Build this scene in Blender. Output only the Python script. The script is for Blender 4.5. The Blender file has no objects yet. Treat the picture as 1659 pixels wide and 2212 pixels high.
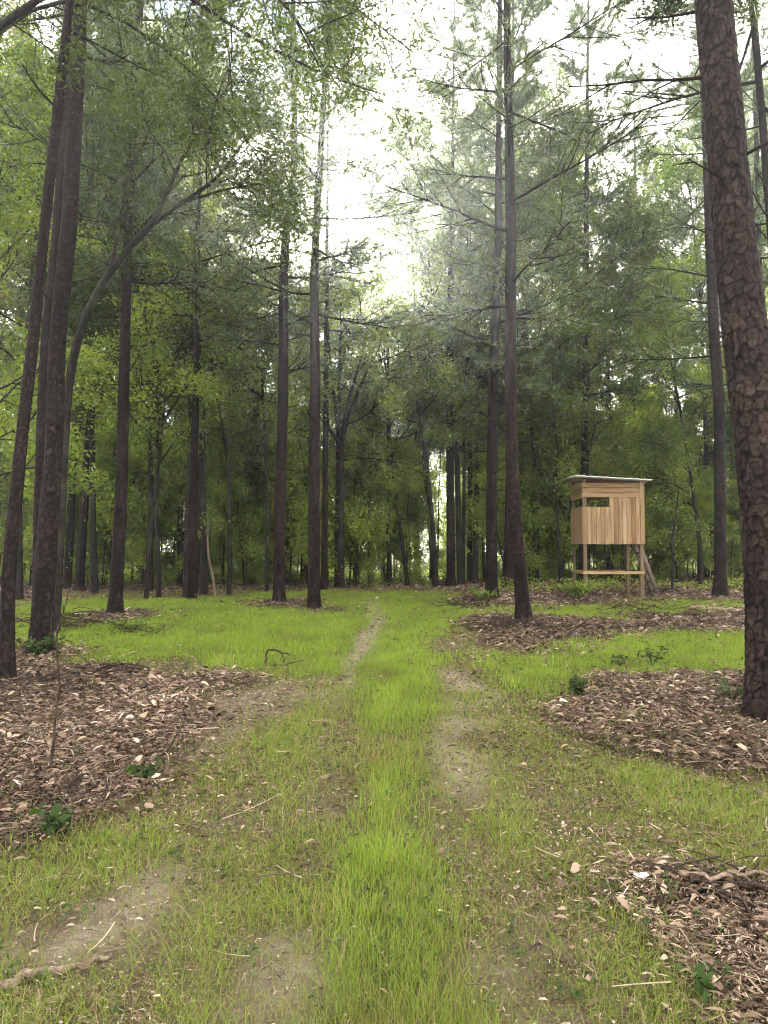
import bpy, math, random
import numpy as np
from mathutils import Vector, Matrix

# ------------------------------------------------------------------ camera
SC = bpy.context.scene
F = 710.0; CX = 384.0; CY = 512.0; HZ = 546.0; EYE = 1.6
PITCH = math.atan((HZ - CY) / F)
cam_d = bpy.data.cameras.new('camera'); cam = bpy.data.objects.new('camera', cam_d)
SC.collection.objects.link(cam); SC.camera = cam
cam.location = (0, 0, EYE); cam.rotation_euler = (math.radians(90) + PITCH, 0, 0)
cam_d.sensor_fit = 'VERTICAL'; cam_d.sensor_height = 24.0; cam_d.lens = 24.0 * F / 1024.0
cam_d.clip_start = 0.05; cam_d.clip_end = 3000
# ------------------------------------------------------------------ world, sun, exposure
HAZE = 0.0024
SUN_EL = math.radians(20.5); SUN_AZ = math.radians(-0.3)
SDIR = Vector((math.sin(SUN_AZ) * math.cos(SUN_EL), math.cos(SUN_AZ) * math.cos(SUN_EL), math.sin(SUN_EL)))
W = bpy.data.worlds.new('World'); SC.world = W; W.use_nodes = True
wn = W.node_tree; wn.nodes.clear()
def WN(t, **k):
    n = wn.nodes.new(t)
    for a, v in k.items(): setattr(n, a, v)
    return n
wout = WN('ShaderNodeOutputWorld'); bg = WN('ShaderNodeBackground'); bg.inputs['Strength'].default_value = 0.085
sky = WN('ShaderNodeTexSky', sky_type='NISHITA'); sky.sun_disc = False
sky.sun_elevation = SUN_EL; sky.sun_rotation = SUN_AZ; sky.air_density = 1.0; sky.dust_density = 0.6
tc = WN('ShaderNodeTexCoord'); mp = WN('ShaderNodeMapping'); mp.inputs['Scale'].default_value = (1, 1, 2.2)
mp.inputs['Location'].default_value = (0.3, 0.1, 0.45)
nz = WN('ShaderNodeTexNoise'); nz.inputs['Scale'].default_value = 2.6; nz.inputs['Detail'].default_value = 7; nz.inputs['Roughness'].default_value = 0.6
rp = WN('ShaderNodeValToRGB'); rp.color_ramp.elements[0].position = 0.34; rp.color_ramp.elements[1].position = 0.50
wn.links.new(tc.outputs['Generated'], mp.inputs[0]); wn.links.new(mp.outputs[0], nz.inputs[0]); wn.links.new(nz.outputs[0], rp.inputs[0])
dt = WN('ShaderNodeVectorMath', operation='DOT_PRODUCT'); dt.inputs[1].default_value = SDIR
wn.links.new(tc.outputs['Generated'], dt.inputs[0])
mx0 = WN('ShaderNodeMath', operation='MAXIMUM'); mx0.inputs[1].default_value = 0.0; wn.links.new(dt.outputs['Value'], mx0.inputs[0])
pw = WN('ShaderNodeMath', operation='POWER'); pw.inputs[1].default_value = 60.0; wn.links.new(mx0.outputs[0], pw.inputs[0])
CLOUD = (9.5, 9.0, 8.3)
cl = WN('ShaderNodeMix', data_type='RGBA'); cl.inputs['A'].default_value = (*CLOUD, 1); cl.inputs['B'].default_value = (60, 56, 48, 1)
wn.links.new(pw.outputs[0], cl.inputs['Factor'])
mx = WN('ShaderNodeMix', data_type='RGBA')
skm = WN('ShaderNodeMix', data_type='RGBA', blend_type='MULTIPLY'); skm.inputs['Factor'].default_value = 1.0; skm.inputs['B'].default_value = (0.35, 0.45, 0.62, 1); wn.links.new(sky.outputs[0], skm.inputs['A'])
wn.links.new(rp.outputs[0], mx.inputs['Factor']); wn.links.new(skm.outputs['Result'], mx.inputs['A']); wn.links.new(cl.outputs['Result'], mx.inputs['B'])
wn.links.new(mx.outputs['Result'], bg.inputs[0]); wn.links.new(bg.outputs[0], wout.inputs[0])
sun_d = bpy.data.lights.new('sun', 'SUN'); sun = bpy.data.objects.new('sun', sun_d); SC.collection.objects.link(sun)
sun_d.energy = 4.5; sun_d.angle = math.radians(3); sun_d.color = (1.0, 0.93, 0.8)
sun.rotation_euler = SDIR.to_track_quat('Z', 'Y').to_euler()
SC.view_settings.view_transform = 'Standard'; SC.view_settings.look = 'None'
SC.view_settings.exposure = 2.82; SC.view_settings.gamma = 1.0; SC.view_settings.use_curve_mapping = False
cy = SC.cycles
cy.max_bounces = 6; cy.diffuse_bounces = 4; cy.glossy_bounces = 1; cy.transmission_bounces = 4; cy.transparent_max_bounces = 4; cy.volume_bounces = 0
cy.use_denoising = True; cy.pixel_filter_type = 'BLACKMAN_HARRIS'; cy.filter_width = 1.15; cy.caustics_reflective = False; cy.caustics_refractive = False
cy.sample_clamp_indirect = 6; cy.use_adaptive_sampling = True; cy.adaptive_threshold = 0.015

# ------------------------------------------------------------------ noise
RS = np.random.RandomState(11)
M32 = np.uint64(0xffffffff)
def hsh(ix, iy, s):
    h = (ix.astype(np.int64) * 374761393 + iy.astype(np.int64) * 668265263 + s * 2246822519) & 0xffffffff
    h = ((h ^ (h >> 13)) * 1274126177) & 0xffffffff
    h = ((h ^ (h >> 15)) * 2246822519) & 0xffffffff
    return ((h ^ (h >> 16)) & 0xffffffff) / 4294967296.0
def vn(x, y, s=0):
    x = np.asarray(x, float); y = np.asarray(y, float)
    ix = np.floor(x); iy = np.floor(y); fx = x - ix; fy = y - iy
    fx = fx * fx * (3 - 2 * fx); fy = fy * fy * (3 - 2 * fy)
    a = hsh(ix, iy, s); b = hsh(ix + 1, iy, s); c = hsh(ix, iy + 1, s); d = hsh(ix + 1, iy + 1, s)
    return (a * (1 - fx) + b * fx) * (1 - fy) + (c * (1 - fx) + d * fx) * fy
def fbm(x, y, s=0, o=4):
    r = 0; a = 0.5; t = 0
    for k in range(o):
        r = r + a * vn(x * 2 ** k, y * 2 ** k, s + k * 17); t += a; a *= 0.5
    return r / t
def cell(u, v, s=0):
    """cellular noise: f1, f2, cell random, local v offset"""
    iu = np.floor(u); iv = np.floor(v)
    f1 = np.full(u.shape, 9.0); f2 = np.full(u.shape, 9.0); rr = np.zeros(u.shape); lv = np.zeros(u.shape); lu = np.zeros(u.shape)
    for du in (-1, 0, 1):
        for dv in (-1, 0, 1):
            cu = iu + du; cv = iv + dv
            pu = cu + 0.15 + 0.7 * hsh(cu, cv, s); pv = cv + 0.15 + 0.7 * hsh(cu, cv, s + 5)
            d = np.hypot(u - pu, v - pv); r = hsh(cu, cv, s + 9)
            n = d < f1
            f2 = np.where(n, f1, np.minimum(f2, d))
            rr = np.where(n, r, rr); lv = np.where(n, v - pv, lv); lu = np.where(n, u - pu, lu); f1 = np.where(n, d, f1)
    return f1, f2, rr, lv, lu

# ------------------------------------------------------------------ projection
cp, sp_ = math.cos(PITCH), math.sin(PITCH)
def ray(px, py):
    a = (px - CX) / F; b = (CY - py) / F
    return np.array([a, cp - b * sp_, sp_ + b * cp])
def at(px, py, Y):
    d = ray(px, py); return np.array([0, 0, EYE]) + d * (Y / d[1])
def gh(x, y):
    """ground height"""
    x = np.asarray(x, float); y = np.asarray(y, float)
    h = 0.09 * (fbm(x * 0.16 + 3, y * 0.16, 3, 3) - 0.5) * np.clip((y - 1) / 8, 0, 1)
    h = h + 0.035 * (fbm(x * 1.3, y * 1.3, 8, 3) - 0.5)
    h = h + 0.10 * np.clip((x - 2) / 4, 0, 1) * np.clip((y - 15) / 6, 0, 1)
    return h
def ghit(px, py):
    d = ray(px, py); t = EYE / max(-d[2], 1e-3)
    for _ in range(5):
        x, y = d[0] * t, d[1] * t
        t = (EYE - float(gh(x, y))) / max(-d[2], 1e-3)
    return d[0] * t, d[1] * t
S = 768 / 1659.0     # pixels of the notes to pixels of the picture
def gpt(px, py, lift=0.0):
    x, y = ghit(px, py); return np.array([x, y, float(gh(x, y)) + lift])

# ------------------------------------------------------------------ zones of the ground (metres)
def poly(pts):
    return np.array([ghit(x * S, y * S) for x, y in pts])
def inside(x, y, P):
    r = np.zeros(x.shape, bool); n = len(P); j = n - 1
    for i in range(n):
        xi, yi = P[i]; xj, yj = P[j]
        c = ((yi > y) != (yj > y)) & (x < (xj - xi) * (y - yi) / (yj - yi + 1e-12) + xi)
        r ^= c; j = i
    return r
LUSH = [poly(p) for p in (
    [(40, 1303), (300, 1300), (480, 1292), (560, 1284), (960, 1279), (1010, 1290), (965, 1302), (985, 1320), (950, 1360), (935, 1400), (945, 1450), (935, 1500), (945, 1560), (930, 1650),
     (895, 1720), (905, 1800), (925, 1900), (955, 2000), (1000, 2100), (1090, 2230), (1150, 2500), (560, 2500), (690, 2100), (735, 2000), (735, 1850), (765, 1750), (800, 1650), (785, 1560),
     (770, 1500), (740, 1470), (700, 1462), (560, 1470), (450, 1452), (350, 1432), (260, 1442), (200, 1432), (130, 1405), (60, 1380), (40, 1340)],
    [(1010, 1425), (1120, 1400), (1300, 1385), (1620, 1370), (2200, 1370), (2200, 1440), (1620, 1448), (1400, 1446), (1280, 1478), (1220, 1500), (1150, 1505), (1090, 1480)],
    [(960, 1300), (1140, 1312), (1300, 1312), (1620, 1295), (2200, 1295), (2200, 1315), (1620, 1316), (1300, 1332), (1160, 1345), (980, 1345)],
)]
MID = [poly(p) for p in (
    [(700, 1500), (740, 1500), (715, 1600), (660, 1680), (610, 1780), (530, 1800), (560, 1700), (620, 1580)],
    [(1340, 1680), (1659, 1715), (2200, 1720), (2200, 1800), (1659, 1800), (1400, 1745)],
    [(1050, 1670), (1110, 1670), (1150, 1800), (1160, 1900), (1110, 1900), (1080, 1800)],
    [(1270, 1930), (1330, 1930), (1480, 2080), (1560, 2212), (1640, 2500), (1350, 2500), (1290, 2080)],
    [(395, 1980), (480, 1960), (475, 2120), (500, 2500), (330, 2500), (365, 2100)],
    [(0, 2130), (180, 2140), (230, 2500), (-400, 2500)],
    [(1010, 1440), (1040, 1480), (1050, 1530), (985, 1530), (975, 1450)],
    [(60, 1780), (350, 1790), (330, 1900), (60, 1980), (-200, 1900)],
)]
LIT = [poly(p) for p in (
    [(-900, 1440), (0, 1440), (100, 1425), (200, 1452), (420, 1468), (560, 1480), (500, 1505), (440, 1540), (400, 1600), (360, 1660), (330, 1720), (200, 1765), (100, 1810), (0, 1850), (-900, 1900)],
    [(1010, 1420), (1100, 1370), (1300, 1335), (1600, 1318), (2200, 1318), (2200, 1368), (1610, 1370), (1300, 1388), (1060, 1425), (985, 1440)],
    [(1190, 1540), (1290, 1465), (1400, 1450), (1620, 1450), (2300, 1450), (2300, 1660), (1659, 1660), (1350, 1645), (1210, 1600)],
    [(1290, 1880), (1400, 1850), (1659, 1890), (2300, 1890), (2300, 2500), (1700, 2500), (1560, 2212), (1400, 2060), (1300, 1970)],
    [(970, 1285), (1090, 1262), (1280, 1275), (1320, 1300), (1120, 1325), (990, 1310)],
    [(1480, 1240), (2200, 1240), (2200, 1292), (1500, 1295)],
)]
SOIL = [poly(p) for p in (
    [(790, 1290), (822, 1290), (838, 1345), (812, 1395), (780, 1445), (745, 1510), (718, 1590), (668, 1680), (630, 1700), (690, 1600), (725, 1520), (732, 1440), (752, 1395), (786, 1345)],
    [(945, 1440), (985, 1445), (1090, 1510), (1075, 1600), (1050, 1710), (1010, 1740), (945, 1700), (930, 1600), (950, 1520)],
    [(960, 1990), (1080, 1970), (1250, 2010), (1240, 2120), (1300, 2230), (1330, 2500), (1150, 2500), (1080, 2180), (980, 2100)],
    [(300, 1870), (380, 1830), (420, 1880), (360, 1960), (300, 2010), (200, 2080), (20, 2120), (20, 2060), (180, 2010)],
    [(950, 1790), (1010, 1840), (1000, 1900), (960, 1890)],
    [(600, 2020), (700, 1990), (700, 2150), (650, 2230), (520, 2230)],
)]
PALE = [poly(p) for p in (
    [(430, 1462), (700, 1470), (790, 1475), (780, 1520), (640, 1535), (540, 1590), (430, 1640), (340, 1700), (400, 1560)],
)]
MULCH = []   # (x, y, r) litter rings round trunks
def zones(x, y):
    x = np.asarray(x, float); y = np.asarray(y, float)
    w = 0.05 * np.clip(y, 2, 20)
    qx = x + w * (fbm(x * 1.1, y * 0.9, 21, 4) - 0.5) * 2.2
    qy = y + w * (fbm(x * 1.2, y * 0.8, 41, 4) - 0.5) * 3.6
    def any_(L, f=1.0):
        r = np.zeros(x.shape, bool)
        for P in L: r |= inside(x + (qx - x) * f, y + (qy - y) * f, P)
        return r
    lush = any_(LUSH).astype(float); mid = any_(MID).astype(float); lit = any_(LIT).astype(float)
    soil = any_(SOIL, np.where(y > 6, 0.22, 0.5)).astype(float); pale = any_(PALE).astype(float)
    rg = fbm(x * 3.2, y * 2.3, 95, 4); soil = soil * ((rg > 0.42 - 0.06 * (y > 4.2)) | (y > 8)); pale = pale * (rg > 0.40)
    for (mx_, my_, mr) in MULCH:
        d = np.hypot(x - mx_, (y - my_) * 0.8)
        rr = mr * (0.65 + 0.7 * fbm(x * 2.0, y * 2.0, 77, 2))
        m = d < rr
        lit = np.where(m, 1, lit); lush = np.where(m, 0.08, lush)
    # forest floor beyond the clearing
    edge = 26.5 + 2.0 * (fbm(x * 0.25, x * 0 + 3, 5, 2) - 0.5)
    edge = np.where(x > 3.5, 21.5, edge)
    edge = np.where(x < -9 - 0.1 * y, 11, edge)
    fl = (y > edge).astype(float)
    patch = fbm(x * 1.6, y * 1.1, 61, 4)
    patch2 = fbm(x * 0.7, y * 0.5, 63, 3)
    fq = fbm(x * 5.5 + 3, y * 4.0, 69, 3)
    g = 0.24 + 0.95 * np.clip((patch - 0.36) * 3.5, 0, 1) * (0.35 + 0.9 * patch2)
    g = g * (0.25 + 1.6 * np.clip((fq - 0.30) * 2.6, 0, 1))
    g = np.where(mid > 0, 0.35 + 0.75 * patch, g)
    g = np.where(lit > 0, 0.05 + 0.25 * np.clip((patch - 0.58) * 5, 0, 1), g)
    g = np.where(soil > 0, 0.13 + 0.5 * np.clip((patch - 0.50) * 4, 0, 1), g)
    g = np.where(pale > 0, 0.10 + 0.5 * np.clip((patch - 0.5) * 4, 0, 1), g)
    fn = fbm(x * 4.5, y * 3.0, 67, 3)
    lv = np.clip(0.72 + 1.8 * (patch - 0.5) + np.where(y < 8, 3.4, 1.5) * (fn - 0.5), 0.14, 1.2)
    g = np.where((lush > 0.5) & (soil == 0), np.where(y > 8, np.maximum(lv, 0.55), lv), g)
    g = np.where(lush == 0.08, 0.08, g)
    g = np.where((soil > 0) & (y > 4.5), g * np.where(y > 8, 0.05, 1.5), g)
    g = np.where(fl > 0, np.where(x > 3.5, 0.35 * np.clip((patch2 - 0.42) * 5, 0, 1), 0.03), g)
    lit = np.where(fl > 0, 0.75, lit)
    lushm = np.where(fl > 0, 0, lush) * (soil == 0)
    return g, lushm, lit, soil, pale, fl, mid * (fl == 0) * (lush < 0.5)

# ------------------------------------------------------------------ mesh helpers
def mesh_np(name, V, faces, mat=None, attrs=None, smooth=False, mi=None):
    """faces: list of int arrays (n,k)"""
    me = bpy.data.meshes.new(name)
    V = np.ascontiguousarray(V, dtype=np.float32)
    me.vertices.add(len(V)); me.vertices.foreach_set('co', V.ravel())
    faces = [np.asarray(f, dtype=np.int32) for f in faces if len(f)]
    nl = sum(f.size for f in faces); npy = sum(len(f) for f in faces)
    me.loops.add(nl); me.polygons.add(npy)
    me.loops.foreach_set('vertex_index', np.concatenate([f.ravel() for f in faces]))
    st = []; o = 0
    for f in faces:
        st.append(o + np.arange(len(f)) * f.shape[1]); o += f.size
    me.polygons.foreach_set('loop_start', np.concatenate(st).astype(np.int32))
    if smooth: me.polygons.foreach_set('use_smooth', np.ones(npy, bool))
    if mi is not None: me.polygons.foreach_set('material_index', np.asarray(mi, dtype=np.int32))
    if attrs:
        for k, a in attrs.items():
            a = np.asarray(a, dtype=np.float32)
            if a.ndim == 1:
                t = me.attributes.new(k, 'FLOAT', 'POINT'); t.data.foreach_set('value', a)
            else:
                t = me.attributes.new(k, 'FLOAT_VECTOR', 'POINT'); t.data.foreach_set('vector', a.ravel())
    me.update(calc_edges=True); me.validate()
    if mat is not None:
        for m in (mat if isinstance(mat, (list, tuple)) else [mat]): me.materials.append(m)
    return me
COL = SC.collection
def link(name, me, parent=None, loc=None):
    o = bpy.data.objects.new(name, me); COL.objects.link(o)
    if parent is not None: o.parent = parent
    if loc is not None: o.location = loc
    return o
def tag(o, label=None, cat=None, group=None, kind=None):
    if label: o['label'] = label
    if cat: o['category'] = cat
    if group: o['group'] = group
    if kind: o['kind'] = kind
    return o
def thing(name, label, cat, loc=(0, 0, 0), group=None):
    o = link(name, None, None, loc); o.empty_display_size = 0.1
    return tag(o, label, cat, group)
def tubes(P, R, n, tf=None):
    """P (B,K,3) R (B,K) -> verts, quads"""
    P = np.asarray(P, float); R = np.asarray(R, float); B, K, _ = P.shape
    T = np.gradient(P, axis=1); T /= np.linalg.norm(T, axis=2, keepdims=True) + 1e-9
    ov = P[:, -1] - P[:, 0]; ov /= np.linalg.norm(ov, axis=1, keepdims=True) + 1e-9
    ref = np.where(np.abs(ov[:, 2:3]) > 0.75, np.array([[1.0, 0.1, 0]]), np.array([[0, 0, 1.0]]))[:, None, :]
    U = np.cross(T, np.broadcast_to(ref, T.shape)); U /= np.linalg.norm(U, axis=2, keepdims=True) + 1e-9
    N = np.cross(T, U)
    a = np.arange(n) / n * 2 * math.pi
    V = P[:, :, None, :] + R[:, :, None, None] * (U[:, :, None, :] * np.cos(a)[None, None, :, None] + N[:, :, None, :] * np.sin(a)[None, None, :, None])
    V = V.reshape(-1, 3)
    b = (np.arange(B) * K * n)[:, None, None]; k = (np.arange(K - 1) * n)[None, :, None]; i = np.arange(n)[None, None, :]; j = (np.arange(n) + 1) % n; j = j[None, None, :]
    Q = np.stack([b + k + i, b + k + j, b + k + n + j, b + k + n + i], -1).reshape(-1, 4)
    return V, Q
class Wood:
    """collects branch paths of 5 points"""
    def __init__(s): s.P = []; s.R = []
    def add(s, p, r): s.P.append(p); s.R.append(r)
def resample(p, k):
    p = np.asarray(p, float); d = np.r_[0, np.cumsum(np.linalg.norm(np.diff(p, axis=0), axis=1))]
    t = np.linspace(0, d[-1], k); return np.stack([np.interp(t, d, p[:, i]) for i in range(3)], 1)
def interp_path(p, t):
    n = len(p) - 1; f = min(max(t, 0), 0.9999) * n; i = int(f); return p[i] + (p[i + 1] - p[i]) * (f - i)
def nrm(v): return v / (np.linalg.norm(v) + 1e-9)
def leaf_mesh(P, L, Wd, rs, droop=0.25, D=None, spread=1.0):
    """rhombic folded leaves at points P: 4 verts, 2 tris"""
    n = len(P)
    d = rs.normal(size=(n, 3)); d[:, 2] = d[:, 2] * 0.6 - droop
    if D is not None: d = d * spread + D * 1.2
    d /= np.linalg.norm(d, axis=1, keepdims=True) + 1e-9
    s = np.cross(d, rs.normal(size=(n, 3)) * 0.6 + np.array([0, 0, 1.0])); s /= np.linalg.norm(s, axis=1, keepdims=True) + 1e-9
    nn = np.cross(s, d)
    l = L * rs.uniform(0.65, 1.35, (n, 1)); w = Wd * rs.uniform(0.7, 1.3, (n, 1))
    v0 = P; v1 = P + d * l * 0.45 + s * w * 0.5 + nn * w * 0.15; v2 = P + d * l; v3 = P + d * l * 0.45 - s * w * 0.5 + nn * w * 0.15
    V = np.stack([v0, v1, v2, v3], 1).reshape(-1, 3)
    b = np.arange(n)[:, None] * 4
    T = np.concatenate([b + [0, 1, 2], b + [0, 2, 3]], 0)
    return V, T, np.repeat(rs.rand(n), 4)
def needle_mesh(P, D, rs, per=14, L=0.17, Wd=0.012):
    """tufts of needles"""
    n = len(P); P = np.repeat(P, per, 0); D = np.repeat(D, per, 0); m = len(P)
    d = rs.normal(size=(m, 3)) * 0.62 + D * 0.8 + np.array([0, 0, 0.12]); d /= np.linalg.norm(d, axis=1, keepdims=True)
    s = np.cross(d, rs.normal(size=(m, 3))); s /= np.linalg.norm(s, axis=1, keepdims=True) + 1e-9
    l = L * rs.uniform(0.7, 1.3, (m, 1)); P = P + D * rs.uniform(-0.10, 0.06, (m, 1))
    V = np.stack([P - s * Wd / 2, P + s * Wd / 2, P + d * l], 1).reshape(-1, 3)
    T = np.arange(m)[:, None] * 3 + np.array([[0, 1, 2]])
    return V, T, np.repeat(np.repeat(rs.rand(n), per) * 0.7 + rs.rand(m) * 0.3, 3)

# ------------------------------------------------------------------ materials
def mat(name):
    m = bpy.data.materials.new(name); m.use_nodes = True; nt = m.node_tree; nt.nodes.clear()
    out = nt.nodes.new('ShaderNodeOutputMaterial')
    return m, nt, out
def N(nt, t, **k):
    n = nt.nodes.new(t)
    for a, v in k.items():
        if a.startswith('i_'): n.inputs[a[2:].replace('_', ' ')].default_value = v
        else: setattr(n, a, v)
    return n
def ramp(nt, stops, src=None, interp='LINEAR'):
    r = nt.nodes.new('ShaderNodeValToRGB'); r.color_ramp.interpolation = interp
    e = r.color_ramp.elements
    while len(e) < len(stops): e.new(0.5)
    for x, (p, c) in zip(e, stops): x.position = p; x.color = (*c, 1)
    if src is not None: nt.links.new(src, r.inputs[0])
    return r
def mixc(nt, f, a, b, blend='MIX'):
    m = nt.nodes.new('ShaderNodeMix'); m.data_type = 'RGBA'; m.blend_type = blend
    for s, v in (('Factor', f), ('A', a), ('B', b)):
        if isinstance(v, (int, float)): m.inputs[s].default_value = v
        elif isinstance(v, tuple): m.inputs[s].default_value = (*v, 1)
        else: nt.links.new(v, m.inputs[s])
    return m.outputs['Result']
def math_(nt, op, a, b=0.0):
    m = nt.nodes.new('ShaderNodeMath'); m.operation = op
    for i, v in enumerate((a, b)):
        if isinstance(v, (int, float)): m.inputs[i].default_value = v
        else: nt.links.new(v, m.inputs[i])
    return m.outputs[0]
def leaf_mat(name, stops, trans=0.4, gloss=0.16, rough=0.45, tint=None, objvar=0.35, clump=True):
    m, nt, out = mat(name)
    a = N(nt, 'ShaderNodeAttribute', attribute_name='rnd')
    oi = N(nt, 'ShaderNodeObjectInfo'); 
    f = a.outputs['Fac']
    f = math_(nt, 'ADD', math_(nt, 'MULTIPLY', f, 1 - objvar), math_(nt, 'MULTIPLY', oi.outputs['Random'], objvar))
    col = ramp(nt, stops, f).outputs[0]
    if clump:
        t = N(nt, 'ShaderNodeTexCoord'); n = N(nt, 'ShaderNodeTexNoise'); n.inputs['Scale'].default_value = 0.55; n.inputs['Detail'].default_value = 2
        nt.links.new(t.outputs['Object'], n.inputs[0])
        r = ramp(nt, [(0.35, (0.72, 0.78, 0.8)), (0.65, (1.3, 1.22, 1.0))], n.outputs[0])
        col = mixc(nt, 1.0, col, r.outputs[0], 'MULTIPLY')
    d = N(nt, 'ShaderNodeBsdfDiffuse'); tr = N(nt, 'ShaderNodeBsdfTranslucent'); g = N(nt, 'ShaderNodeBsdfGlossy'); g.inputs['Roughness'].default_value = rough
    nt.links.new(col, d.inputs[0])
    tc_ = mixc(nt, 1.0, col, tint or (1.25, 1.35, 0.6), 'MULTIPLY'); nt.links.new(tc_, tr.inputs[0])
    s1 = N(nt, 'ShaderNodeMixShader'); s1.inputs[0].default_value = trans
    nt.links.new(d.outputs[0], s1.inputs[1]); nt.links.new(tr.outputs[0], s1.inputs[2])
    s2 = N(nt, 'ShaderNodeMixShader'); fr = N(nt, 'ShaderNodeFresnel'); fr.inputs[0].default_value = 1.35
    fm = math_(nt, 'MULTIPLY', fr.outputs[0], gloss * 1.6); nt.links.new(fm, s2.inputs[0])
    nt.links.new(s1.outputs[0], s2.inputs[1]); nt.links.new(g.outputs[0], s2.inputs[2])
    nt.links.new(s2.outputs[0], out.inputs[0]); return m
M = {}
M['grass'] = leaf_mat('grass_blades', [(0.0, (0.34, 0.27, 0.15)), (0.1, (0.24, 0.19, 0.09)), (0.25, (0.20, 0.215, 0.055)), (0.6, (0.175, 0.245, 0.042)), (0.8, (0.20, 0.272, 0.046)), (1.0, (0.235, 0.32, 0.05))], trans=0.45, gloss=0.07, objvar=0.0, clump=False, tint=(1.18, 1.25, 0.6))
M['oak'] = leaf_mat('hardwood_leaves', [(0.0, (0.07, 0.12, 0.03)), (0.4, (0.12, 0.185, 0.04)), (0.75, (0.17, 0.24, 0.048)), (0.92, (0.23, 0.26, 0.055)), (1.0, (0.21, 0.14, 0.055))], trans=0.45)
M['oak_shaded'] = leaf_mat('shaded_oak_leaves', [(0.0, (0.030, 0.052, 0.011)), (0.5, (0.055, 0.090, 0.017)), (0.85, (0.10, 0.135, 0.025)), (1.0, (0.15, 0.10, 0.035))], trans=0.42, gloss=0.10)  # shade painted into the leaf colour: near canopy darkened to a silhouette
M['oak_light'] = leaf_mat('lit_hardwood_leaves', [(0.0, (0.18, 0.25, 0.055)), (0.5, (0.27, 0.345, 0.068)), (1.0, (0.38, 0.405, 0.08))], trans=0.55)  # leaf colour lifted in place of light missing inside the woods
M['oak_red'] = leaf_mat('turning_leaves', [(0.0, (0.09, 0.14, 0.04)), (0.5, (0.15, 0.19, 0.05)), (0.8, (0.24, 0.17, 0.07)), (1.0, (0.28, 0.15, 0.08))], trans=0.5)
M['pine'] = leaf_mat('pine_needles', [(0.0, (0.055, 0.09, 0.03)), (0.6, (0.088, 0.135, 0.038)), (1.0, (0.14, 0.17, 0.045))], trans=0.32, gloss=0.2)
M['weed'] = leaf_mat('weed_leaves', [(0.0, (0.025, 0.045, 0.014)), (0.7, (0.048, 0.078, 0.022)), (1.0, (0.10, 0.13, 0.05))], trans=0.3, gloss=0.1, objvar=0.2, clump=False)
def litter_mat(name, stops, gloss=0.25):
    m, nt, out = mat(name)
    a = N(nt, 'ShaderNodeAttribute', attribute_name='rnd')
    col = ramp(nt, stops, a.outputs['Fac']).outputs[0]
    b = N(nt, 'ShaderNodeBsdfPrincipled'); nt.links.new(col, b.inputs['Base Color']); b.inputs['Roughness'].default_value = 0.5
    b.inputs['Specular IOR Level'].default_value = gloss
    nt.links.new(b.outputs[0], out.inputs[0]); return m
M['litter'] = litter_mat('dead_leaves', [(0.0, (0.022, 0.013, 0.010)), (0.3, (0.078, 0.048, 0.031)), (0.55, (0.17, 0.112, 0.076)), (0.78, (0.31, 0.225, 0.160)), (1.0, (0.58, 0.48, 0.37))], 0.22)
M['twigs'] = litter_mat('dry_twigs', [(0.0, (0.05, 0.035, 0.025)), (0.6, (0.14, 0.10, 0.07)), (1.0, (0.36, 0.29, 0.2))], 0.3)
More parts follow.
